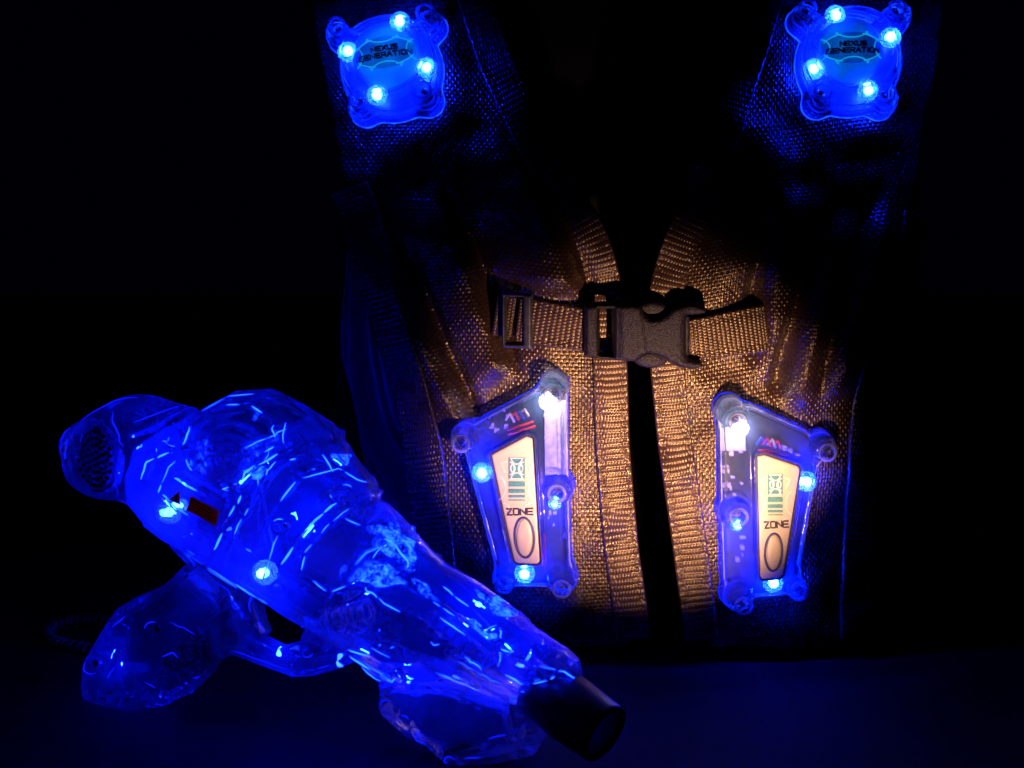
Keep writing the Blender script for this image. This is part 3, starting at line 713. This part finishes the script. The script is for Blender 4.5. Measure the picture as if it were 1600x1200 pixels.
def rear_sdf(X, Y):
    d = (np.hypot((X - 218) / 88, (Y - 700) / 84) - 1) * 84
    d = smin(d, (np.hypot((X - 166), (Y - 712) / 1.05) - 64), 18)
    d = smin(d, circ(X, Y, (134, 692), 31), 14)
    return smin(d, poly_sdf(X, Y, [(250, 640), (300, 640), (300, 840), (262, 838), (200, 772)]) - 4, 20)
def rear_top(X, Y, d):
    h = .021 * cham(d, 56); q = np.hypot((X - 168) / .55, Y - 710)
    h += .0030 * np.exp(-((q - 66) / 6) ** 2) - .004 * (1 - sm(52, 64, q))
    h += .004 * dome(circ(X, Y, (132, 692), 22), 14)
    h += .0030 * ridge(X, Y, [(205, 640), (225, 700), (215, 770)], 5) + .003 * ridge(X, Y, [(240, 655), (285, 632)], 5) + .003 * ridge(X, Y, [(195, 690), (240, 680), (262, 672)], 6) + .0025 * ridge(X, Y, [(238, 735), (280, 752)], 5)
    h += dome(d, 20) * (.0030 * vnoise(X, Y, 30, 3) + .0014 * vnoise(X, Y, 13, 1))
    return np.maximum(h, 0)
rear = bp_(hfield('rear_housing', (90, 600, 320, 860), 2.0, rear_sdf, rear_top, neg(rear_top), G, M['gun'], None))
# loudspeaker disc inside, turned towards the rear
ax = -gx * .40 + gn * .92
gc = G(176, 712, np.float64(.0155))
lathe('speaker_cone', gc, ax, [(0, -.004), (.010, -.001), (.019, .001), (.0205, .0015), (.0205, -.005), (0, -.006)], M['gun'], rear, 40)
hole = bmesh.new(); A, ux, uy = frame(ax)
for rr, n_ in ((0, 1), (.0042, 6), (.0084, 12), (.0126, 18), (.0166, 22)):
    for k in range(n_):
        w = 2 * math.pi * (k + .3 * n_) / n_; c = Vector(gc) + A * (.0022) + (ux * math.cos(w) + uy * math.sin(w)) * rr
        bmesh.ops.create_cone(hole, cap_ends=True, segments=8, radius1=.0012, radius2=.0010, depth=.0016, matrix=Matrix.Translation(c) @ A.to_track_quat('Z', 'Y').to_matrix().to_4x4())
bm_obj('speaker_perforation', hole, M['dark'], rear)

GRIP = [(272, 850), (300, 878), (262, 915), (215, 935), (188, 952), (166, 986), (140, 1036), (134, 1066), (140, 1090), (172, 1102), (212, 1108), (258, 1099), (298, 1081), (328, 1054), (342, 1030), (384, 1012), (402, 962), (372, 915), (330, 886)]
def grip_top(X, Y, d):
    h = .0150 * cham(d, 30)
    for cx, cy, r in ((262, 976, 15), (168, 1030, 15), (320, 1000, 11), (276, 1030, 14), (300, 960, 9), (345, 940, 9)):
        q = np.hypot(X - cx, Y - cy); h += .0026 * np.exp(-((q - r) / 3.5) ** 2) - .003 * (1 - sm(r * .3, r * .7, q))
    h += .0028 * ridge(X, Y, [(250, 915), (285, 945), (340, 985)], 5) + .003 * ridge(X, Y, [(206, 1010), (190, 1045)], 5) + .003 * ridge(X, Y, [(245, 1050), (275, 1068)], 6)
    h += .003 * ridge(X, Y, [(305, 905), (340, 930)], 5) + .0025 * ridge(X, Y, [(182, 975), (200, 995)], 5)
    for k in range(6): h += .0018 * ridge(X, Y, [(190 + 20 * k, 1076 + 2 * k), (184 + 20 * k, 1098 - 3 * k)], 4)
    h += dome(d, 16) * (.0034 * vnoise(X, Y, 26, 2) + .0016 * vnoise(X, Y, 11, 0))
    return np.maximum(h, 0)
grip = bp_(hfield('grip', (120, 835, 420, 1125), 1.9, polyf(GRIP, 3), grip_top, neg(grip_top), G, M['gun'], None))
GO = [(360, 912), (470, 980), (556, 1032), (520, 1046), (490, 1054), (462, 1055), (400, 1032), (345, 1012), (330, 960)]
GH = [(387, 932), (440, 957), (476, 978), (470, 998), (442, 1005), (392, 980), (378, 966)]
def guard_top(X, Y, d):
    h = .0085 * dome(d, 10) + .0016 * ridge(X, Y, [(350, 1000), (410, 1018), (470, 1036), (530, 1028)], 3.5)
    q = np.hypot(X - 492, Y - 1010); h += .002 * np.exp(-((q - 10) / 3) ** 2) - .003 * (1 - sm(3, 7, q))
    return np.maximum(h + dome(d, 8) * .0012 * vnoise(X, Y, 14, 3), 0)
bp_(hfield('trigger_guard', (320, 900, 570, 1070), 1.7, lambda X, Y: np.maximum(poly_sdf(X, Y, GO) - 2, -(poly_sdf(X, Y, GH) - 3)), guard_top, neg(guard_top), G, M['gun'], None))
tr = lambda X, Y: seg_d(X, Y, [(394, 922), (400, 945), (406, 968), (415, 986)]) - np.interp(Y, [920, 960, 990], [10, 8.5, 6])
trt = lambda X, Y, d: .0058 * dome(d, 6) + .0012 * ridge(X, Y, [(398, 930), (408, 978)], 2)
bp_(hfield('trigger', (375, 905, 440, 1005), 1.4, tr, trt, neg(trt), G, M['gun'], None))
FORE = [(596, 1050), (602, 1098), (616, 1126), (642, 1146), (668, 1158), (688, 1180), (735, 1192), (790, 1188), (834, 1178), (852, 1150), (850, 1098), (770, 1070), (690, 1040), (630, 1040)]
def fore_top(X, Y, d):
    h = .0180 * cham(d, 36)
    h += .0042 * ridge(X, Y, [(668, 1066), (664, 1110), (674, 1150)], 6) + .004 * ridge(X, Y, [(700, 1090), (702, 1140), (710, 1180)], 7) + .003 * ridge(X, Y, [(745, 1100), (800, 1130), (850, 1140)], 6)
    h += .004 * dome(circ(X, Y, (626, 1094), 22), 14) + .003 * ridge(X, Y, [(640, 1076), (690, 1098), (720, 1092)], 6) + .003 * ridge(X, Y, [(730, 1160), (780, 1150), (830, 1128)], 8)
    q = np.hypot(X - 723, Y - 1178); h += .0024 * np.exp(-((q - 9) / 3) ** 2) - .003 * (1 - sm(3, 7, q))
    h += dome(d, 16) * (.0040 * vnoise(X, Y, 30, 1) + .0018 * vnoise(X, Y, 13, 2))
    return np.maximum(h, 0)
fore = bp_(hfield('foregrip', (585, 1025, 870, 1205), 1.9, polyf(FORE, 2), fore_top, neg(fore_top), G, M['gun'], None))
# muzzle tube
mc0 = G(858, 1084, np.float64(0)); mdir = G(962, 1142, np.float64(0)) - mc0; mdir = mdir + gn * np.linalg.norm(mdir) * .30; ml = np.linalg.norm(mdir) * .95; mdir /= np.linalg.norm(mdir)
mr = np.linalg.norm(G(875, 1060, np.float64(0)) - G(838, 1128, np.float64(0))) * .62
muz = bp_(lathe('muzzle_tube', mc0, mdir, [(mr * .7, -.012), (mr * .98, -.008), (mr * 1.0, 0), (mr * 1.02, ml * .4), (mr * .95, ml * .92), (mr * .93, ml), (mr * .80, ml), (mr * .78, ml * .9), (mr * .70, ml * .55), (mr * .62, ml * .30)], M['rubber'], None, 48))
lathe('muzzle_lens', mc0 + mdir * ml * .34, mdir, [(mr * .70, -.001), (mr * .55, .004), (mr * .3, .006), (0, .007)], M['lens'], muz, 32)
# leds with added halo balls, added fill lamps inside
for x, y, d, r in ((281, 795, .0125, .0030), (300, 785, .013, .0016), (432, 888, .015, .0030)):
    o = bp_(ball('led', G(x, y, np.float64(d)), r, M['ledg'], None)); bp_(ball('led_halo', G(x, y, np.float64(d - .001)), r * 2.6, M['halo'], None))
def inner_fill_lamp(x, y, d, p):  # unseen blue lamps added inside to raise the body's glow
    l = bpy.data.lights.new('fill_lamp', 'POINT'); l.energy = p; l.color = (.0005, .003, 1); l.shadow_soft_size = .0015
    o = bpy.data.objects.new('fill_lamp', l); COL.objects.link(o); o.location = G(x, y, np.float64(d)); bp_(o)
for a in ((400, 690, -.004, .07), (470, 800, -.006, .09), (560, 900, -.004, .12), (690, 1000, -.004, .26), (740, 960, -.002, .14), (640, 1040, .0, .28), (820, 1030, .0, .2), (330, 700, .0, .03),
          (225, 700, 0, .13), (310, 930, 0, .10), (200, 1030, 0, .10), (440, 1020, 0, .08), (530, 1030, 0, .03), (690, 1100, .0, .36), (790, 1130, 0, .30)):
    inner_fill_lamp(*a)
def streak(pts, d, r=.0006):  # self-lit strip under the shell, stands in for a glint
    P = np.array(pts, float); t = np.linspace(0, 1, 10); ts = np.linspace(0, 1, len(P)); x = np.interp(t, ts, P[:, 0]); y = np.interp(t, ts, P[:, 1])
    bp_(tubes('glow_streak', [list(G(x, y, body_top(x[None], y[None], poly_sdf(x[None], y[None], BODY) - 2)[0] - d))], r, M['streak'], None, 6))
for p in (([(622, 842), (634, 858)], .0030), ([(604, 892), (626, 897)], .0030), ([(686, 910), (700, 922)], .0028), ([(762, 966), (784, 982)], .0028), ([(752, 932), (770, 944)], .0030), ([(810, 994), (822, 1006)], .0030),
          ([(434, 726), (420, 744)], .0030), ([(524, 808), (508, 826)], .0030), ([(536, 714), (546, 724)], .0030), ([(322, 746), (338, 754)], .0026), ([(588, 1002), (600, 1009)], .0030)):
    streak(p[0], p[1], .00042)
for P_ in ([(596, 816), (620, 812), (652, 846), (668, 882), (646, 872), (616, 848)], [(572, 894), (600, 866), (628, 868), (658, 900), (622, 906)], [(670, 893), (690, 903), (708, 928), (690, 922)], [(742, 952), (764, 958), (796, 986), (776, 988)],
           [(742, 914), (774, 932), (812, 964), (786, 956)], [(532, 706), (544, 710), (552, 726), (540, 722)], [(426, 726), (444, 716), (452, 722), (436, 740)]):
    bx = (min(p[0] for p in P_) - 4, min(p[1] for p in P_) - 4, max(p[0] for p in P_) + 4, max(p[1] for p in P_) + 4)
    gl_ = lambda px, py, d: G(px, py, body_top(np.atleast_1d(px), np.atleast_1d(py), poly_sdf(np.atleast_1d(px), np.atleast_1d(py), BODY) - 2) + d)
    bp_(hfield('glow_patch', bx, 2, lambda X, Y: poly_sdf(X, Y, P_) + 3 * vnoise(X, Y, 9, 1), lambda X, Y, d: -.0022 + 0 * X, lambda X, Y, d: -.0030 + 0 * X, gl_, M['panel'], None))  # self-lit patch imitating cyan light on the shell
# broken glossy and self-lit dashes added along the ribs to imitate glints
def gs0(px, py, d):
    px = np.atleast_1d(np.asarray(px, float)); py = np.atleast_1d(np.asarray(py, float))
    return G(px, py, body_top(px, py, poly_sdf(px, py, BODY) - 2) + d)
random.seed(11)
for pts, w in (([(472, 699), (430, 727), (404, 786), (376, 846)], .0012), ([(462, 712), (440, 735), (420, 780), (395, 830)], .0007), ([(560, 777), (530, 802), (496, 842), (478, 868)], .0012), ([(568, 787), (540, 812), (506, 852)], .0007),
               ([(256, 742), (263, 716), (298, 700), (330, 690)], .0009), ([(282, 762), (296, 724), (312, 710)], .0009), ([(310, 738), (362, 767)], .0013), ([(288, 764), (332, 795)], .0010),
               ([(526, 704), (542, 730)], .0012), ([(424, 692), (474, 664)], .0007), ([(330, 640), (372, 616), (418, 612)], .0005), ([(470, 655), (476, 684)], .0006),
               ([(398, 902), (442, 934)], .0010), ([(575, 1000), (604, 1012)], .0008), ([(626, 832), (646, 858), (668, 884)], .0010), ([(588, 868), (604, 850), (626, 842)], .0010),
               ([(712, 908), (760, 944), (812, 988)], .0010), ([(700, 930), (740, 958)], .0007), ([(715, 1040), (780, 1078), (830, 1104)], .0006), ([(738, 1020), (800, 1054), (850, 1078)], .0005),
               ([(466, 826), (452, 870), (440, 900)], .0006), ([(860, 1030), (892, 1040), (904, 1056)], .0007), ([(510, 738), (548, 728), (575, 752)], .0007), ([(600, 905), (622, 930), (648, 944)], .0008)):
    P = np.array(pts, float); L = np.concatenate([[0], np.cumsum(np.hypot(*np.diff(P, axis=0).T))]); x = 0; dash = []
    while x < L[-1] - 3:
        e = min(L[-1], x + random.uniform(12, 46)); n_ = max(6, int((e - x) / 2.5)); t = np.linspace(x, e, n_)
        dash.append((gs0(np.interp(t, L, P[:, 0]) + random.uniform(-1.2, 1.2), np.interp(t, L, P[:, 1]) + random.uniform(-1.2, 1.2), -.0004), w * (np.sin(np.pi * np.linspace(.04, .96, n_)) ** .6) * random.uniform(.7, 1.1)))
        x = e + random.uniform(1, 7)
    for nm, mm, k_, sub in (('glint_rib', 'rib', 1.0, [d_ for i_, d_ in enumerate(dash) if i_ % 3 == 2]), ('glint_stroke', 'edge', .58, [d_ for i_, d_ in enumerate(dash) if i_ % 3 != 2])):
        V, Q = [], []
        for p, r in sub:
            v, q = tube(p, r * k_, 6); o = len(V); V += list(v); Q += [tuple(k + o for k in f) for f in q]
        if V: bp_(np_mesh(nm, V, Q, M[mm], None))
random.seed(23)
def lit(paths, Mp, r=.00028, mm='edge'):  # self-lit strokes painted in as glints on the shell
    V, Q = [], []
    for P in paths:
        P = np.array(P, float); L = np.concatenate([[0], np.cumsum(np.hypot(*np.diff(P, axis=0).T))]); n_ = max(6, int(L[-1] / 2)); t = np.linspace(0, L[-1], n_)
        v, q = tube(Mp(np.interp(t, L, P[:, 0]), np.interp(t, L, P[:, 1])), r * (.25 + np.sin(np.pi * np.linspace(.03, .97, n_))) * random.uniform(.6, 1.2), 6); o = len(V); V += list(v); Q += [tuple(k + o for k in f) for f in q]
    return bp_(np_mesh('glint_stroke', V, Q, M[mm], None))
gsb = lambda x, y: gs0(x, y, -.0003)
dom = lambda f, P, k: (lambda x, y: G(x, y, f(np.atleast_1d(x), np.atleast_1d(y), poly_sdf(np.atleast_1d(x), np.atleast_1d(y), P) - k) - .0003))
lit([arc(402, 706, 52, 52, a, a + w) for a, w in ((150, 14), (172, 16), (200, 10), (350, 18), (20, 14), (100, 10))] + [arc(402, 706, 40, 40, a, a + w) for a, w in ((160, 12), (185, 10), (345, 14), (75, 10))], gsb)
for x, y, r in ((306, 680, 11), (288, 694, 11), (345, 712, 10), (472, 812, 12), (560, 760, 10), (640, 1042, 13), (795, 978, 12), (704, 985, 10), (855, 1042, 9)):
    lit([arc(x, y, r, r, a, a + w) for a, w in ((random.uniform(0, 360), 60), (random.uniform(0, 360), 30))], gsb, .0002)
marks = []  # scattered short strokes, more painted glints
while len(marks) < 8:
    x, y = random.uniform(300, 880), random.uniform(640, 1080)
    if poly_sdf(np.array([x]), np.array([y]), BODY)[0] > -16: continue
    a = random.choice((R(33), R(33), R(-50), R(120))) + random.gauss(0, .25); l = random.uniform(2, 8); marks.append([(x, y), (x + l * .5 * math.cos(a + .2), y + l * .5 * math.sin(a + .2)), (x + l * math.cos(a), y + l * math.sin(a))])
lit(marks, gsb, .00024)
lit([[(604, 1000), (630, 1016)], [(700, 1040), (736, 1062)], [(748, 1066), (762, 1074)], [(590, 1022), (630, 1050)], [(300, 872), (316, 882)]], gsb, .00022)
M['dimglint'] = emit('dim_glint', (.0008, .006, 1), 2.5)  # dimmer self-lit glints for grip, foregrip, guard and rear
lit([[(196, 972), (216, 956)], [(190, 1052), (200, 1034)], [(274, 1018), (288, 1012), (298, 1020)], arc(262, 976, 13, 13, 190, 300), [(290, 962), (326, 984)], arc(168, 1030, 13, 13, 60, 200), [(250, 1056), (268, 1064)]], dom(grip_top, GRIP, 3), .00028, 'dimglint')
lit([arc(626, 1094, 13, 13, 190, 300), [(676, 1128), (672, 1142), (680, 1152)], [(744, 1172), (770, 1170)], [(780, 1142), (812, 1132)], arc(723, 1176, 9, 9, 150, 330), [(648, 1104), (664, 1108)]], dom(fore_top, FORE, 2), .00028, 'dimglint')
lit([[(372, 1010), (420, 1028), (455, 1040)], [(396, 930), (402, 952)], [(506, 1040), (526, 1034)], [(444, 1010), (462, 1004)], arc(492, 1012, 9, 9, 20, 140)], dom(guard_top, GO, 2), .00026, 'dimglint')
lit([arc(134, 692, 27, 27, 120, 250), [(205, 640), (225, 690)], [(240, 655), (285, 634)], arc(218, 700, 84, 80, 215, 275)], lambda x, y: G(x, y, rear_top(x, y, rear_sdf(x, y)) - .0003), .00032, 'dimglint')
# hard-edged clear covers screwed on to the shell
def cover(name, P_, th, w=2.0):
    bx = (min(p[0] for p in P_) - 6, min(p[1] for p in P_) - 6, max(p[0] for p in P_) + 6, max(p[1] for p in P_) + 6)
    o = bp_(hfield(name, bx, 1.6, lambda X, Y: poly_sdf(X, Y, P_) - 1, lambda X, Y, d: th * np.clip(-d / w, 0, 1) + .0007 * (np.exp(-((d + 6) / 1.5) ** 2)), lambda X, Y, d: -.0012 + 0 * X,
        lambda px, py, d: G(px, py, body_top(np.atleast_1d(px), np.atleast_1d(py), poly_sdf(np.atleast_1d(px), np.atleast_1d(py), BODY) - 2) + d), M['gun'], None))
    n = len(P_)
    for k in range(n):
        a, b = np.array(P_[k], float), np.array(P_[(k + 1) % n], float); L = np.hypot(*(b - a))
        if L < 14 or random.random() < .35: continue
        f0 = random.uniform(.04, .25); f1 = f0 + random.uniform(.35, .65)
        lit([[tuple(a + (b - a) * f0), tuple(a + (b - a) * min(f1, .96))]], lambda x, y: gs0(x, y, th + .0001), random.choice((.00025, .0004)))  # self-lit stroke imitates a glint along the cover's edge
cover('cover_plate', [(336, 652), (374, 628), (418, 626), (462, 652), (468, 688), (434, 708), (408, 748), (384, 756), (340, 730), (318, 696)], .0030)
cover('barrel_shroud', [(566, 796), (596, 812), (626, 842), (606, 872), (574, 902), (548, 912), (506, 880), (520, 838)], .0032)
cover('barrel_band', [(480, 712), (506, 706), (530, 716), (500, 740), (462, 790), (432, 850), (408, 838), (432, 780)], .0028)
cover('nose_block', [(806, 998), (836, 1006), (888, 1042), (874, 1052), (842, 1058), (800, 1034)], .0028)
cover('lower_rail', [(292, 856), (330, 876), (470, 962), (556, 1012), (640, 1046), (632, 1058), (550, 1024), (380, 922), (300, 872)], .0022)
cover('barrel_rail', [(676, 950), (700, 944), (760, 990), (796, 1020), (780, 1034), (730, 1000)], .0026)
# inner parts
def plate_in(name, poly, d0, d1, m): return bp_(hfield(name, (min(p[0] for p in poly) - 6, min(p[1] for p in poly) - 6, max(p[0] for p in poly) + 6, max(p[1] for p in poly) + 6), 3, lambda X, Y: poly_sdf(X, Y, poly), lambda X, Y, d: d1 + 0 * X, lambda X, Y, d: d0 + 0 * X, G, m, None))
plate_in('main_board', [(340, 690), (440, 660), (510, 735), (545, 800), (470, 850), (370, 780)], -.016, -.0145, M['pcb'])
plate_in('barrel_board', [(560, 880), (640, 870), (800, 990), (830, 1040), (700, 1010), (600, 960)], -.014, -.0125, M['pcb'])
plate_in('battery_box', [(215, 960), (300, 900), (350, 950), (260, 1040), (205, 1030)], -.007, .004, M['inner'])
plate_in('lens_holder', [(612, 1080), (690, 1080), (790, 1110), (800, 1160), (700, 1160), (640, 1130)], -.006, .003, M['inner'])
plate_in('power_module', [(372, 646), (436, 630), (472, 664), (424, 690), (374, 678)], -.004, .008, M['rubber'])
plate_in('emitter_module', [(600, 936), (660, 958), (724, 1008), (700, 1030), (640, 1004)], -.004, .006, M['rubber'])
plate_in('switch_module', [(440, 890), (520, 938), (504, 962), (424, 914)], -.003, .007, M['rubber'])
plate_in('speaker_module', [(330, 690), (352, 676), (384, 724), (360, 742)], -.004, .006, M['rubber'])
def helix(a, b, d, r, n):
    t = np.linspace(0, 1, n * 14); A = G(*a, np.float64(d)); B = G(*b, np.float64(d)); T = (B - A) / np.linalg.norm(B - A); u = np.cross(T, gn); 
    return [A + (B - A) * x + r * (u * math.cos(2 * math.pi * n * x) + gn * math.sin(2 * math.pi * n * x)) for x in t]
bp_(tubes('coil_spring', [helix((520, 965), (585, 950), .004, .006, 7)], .0009, M['copper'], None, 6))
bp_(tubes('coil_spring', [helix((520, 770), (575, 810), .010, .004, 6)], .0008, M['copper'], None, 6))
bp_(tubes('coil_spring', [helix((272, 1035), (300, 1015), .006, .005, 5)], .0009, M['metal'], None, 6))
for i, (pts) in enumerate(([(470, 690), (500, 730), (540, 760)], [(380, 700), (420, 760), (430, 850)], [(640, 960), (700, 1000), (780, 1030)])):
    P = np.array(pts, float); t = np.linspace(0, 1, 14); ts = np.linspace(0, 1, 3)
    bp_(tubes('wire', [list(G(np.interp(t, ts, P[:, 0]), np.interp(t, ts, P[:, 1]), .002 + .006 * np.sin(np.pi * t)))], .0010, M['red' if i % 2 == 0 else 'whitew'], None, 6))
def gshell(px, py, d): px = np.asarray(px, float); py = np.asarray(py, float); return G(px, py, body_top(px, py, poly_sdf(np.atleast_1d(px), np.atleast_1d(py), BODY).reshape(np.shape(px)) - 2) + d)
# sticker and warning triangle on the raised pad
ST = [(338, 765), (383, 787), (378, 810), (332, 787)]
stk = bp_(hfield('warning_label', (325, 758, 390, 816), 1.3, polyf(ST, 0), lambda X, Y, d: .0008 + 0 * X, lambda X, Y, d: .0003 + 0 * X, gshell, M['orange'], None))
lines = []
for k in range(4):
    f = .18 + .2 * k
    a = np.array(ST[0]) * (1 - f) + np.array(ST[3]) * f; b = np.array(ST[1]) * (1 - f) + np.array(ST[2]) * f
    lines.append([tuple(a + (b - a) * .07), tuple(a + (b - a) * (.93 - .1 * (k % 2)))])
ribbons('label_text_lines', lines, 1.6, gshell, .0007, .0012, M['ink'], stk)
TRI = [(306, 770), (321, 756), (322, 778)]
tri = bp_(hfield('warning_triangle', (300, 750, 328, 785), 1.0, polyf(TRI, 0), lambda X, Y, d: .0008 + 0 * X, lambda X, Y, d: .0003 + 0 * X, gshell, M['orange'], None))
ribbons('triangle_mark', [[(316, 765), (317.5, 772)]], 4, gshell, .0007, .0012, M['ink'], tri)
for x, y in ((306, 680), (288, 694), (640, 1042), (472, 812), (855, 1042)):
    bp_(screw(gshell(x, y, -.0005), gn, .0022, None))
for x, y in ((262, 976), (168, 1030)): bp_(screw(G(x, y, np.float64(.0125)), gn, .0024, None))
# coiled lead on the table behind the grip
P = np.array([(175, 1020), (140, 1014), (105, 1008), (80, 1000), (72, 988), (84, 976), (110, 970), (140, 968), (170, 968)], float)
n = 24 * 16; t = np.linspace(0, 1, n); ts = np.linspace(0, 1, len(P)); X = np.interp(t, ts, P[:, 0]); Y = np.interp(t, ts, P[:, 1])
C0 = floor_pt(X, Y, .0045); T = np.gradient(C0, axis=0); T /= np.linalg.norm(T, axis=1)[:, None]; S = np.cross(T, [0, 0, 1.0]); w = 2 * math.pi * 24 * t
bp_(tubes('coiled_lead', [list(C0 + .0032 * (S * np.cos(w)[:, None] + np.array([0, 0, 1.0]) * np.sin(w)[:, None]))], .0012, M['rubber'], None, 6))

# ------------------------------------------------------------------ table, light
bm = bmesh.new(); bmesh.ops.create_grid(bm, x_segments=2, y_segments=2, size=1.0, matrix=Matrix.Translation((0, .35, 0)) @ Matrix.Diagonal((1.6, 1.2, 1, 1)))
fl = bm_obj('tabletop', bm, M['floor']); fl['kind'] = 'structure'

w = bpy.data.worlds.new('World'); sc.world = w; w.use_nodes = True
w.node_tree.nodes['Background'].inputs[0].default_value = (.05, .08, 1, 1); w.node_tree.nodes['Background'].inputs[1].default_value = .0012
def lamp(name, kind, loc, target, power, col, **k):
    l = bpy.data.lights.new(name, kind); l.energy = power; l.color = col
    for a, v in k.items(): setattr(l, a, v)
    o = bpy.data.objects.new(name, l); COL.objects.link(o); o.location = loc
    o.rotation_euler = (Vector(target) - Vector(loc)).to_track_quat('-Z', 'Y').to_euler(); return o
tgt = at(1010, 690, 0.0)
lamp('warm_torch', 'SPOT', (tgt[0] + .05, -.32, .045), tgt, 25, (1, .55, .40), spot_size=R(41), spot_blend=1.0, shadow_soft_size=.004).scale = (1.12, 1, 1)

g0 = G(350, 788, np.float64(.02))
lamp('sticker_fill', 'SPOT', (g0[0] - .10, -.75, .30), g0, .5, (1, .30, .06), spot_size=R(9), spot_blend=1.0, shadow_soft_size=.006)  # narrow spot added only to warm up the sticker
sc.view_settings.view_transform = 'Standard'; sc.view_settings.look = 'None'; sc.view_settings.exposure = 0; sc.view_settings.gamma = 1
sc.render.engine = 'CYCLES'
cy = sc.cycles
cy.use_denoising = True; cy.max_bounces = 14; cy.transmission_bounces = 12; cy.transparent_max_bounces = 24; cy.glossy_bounces = 4; cy.diffuse_bounces = 2
cy.sample_clamp_indirect = 6; cy.caustics_reflective = False; cy.caustics_refractive = True; cy.blur_glossy = .3
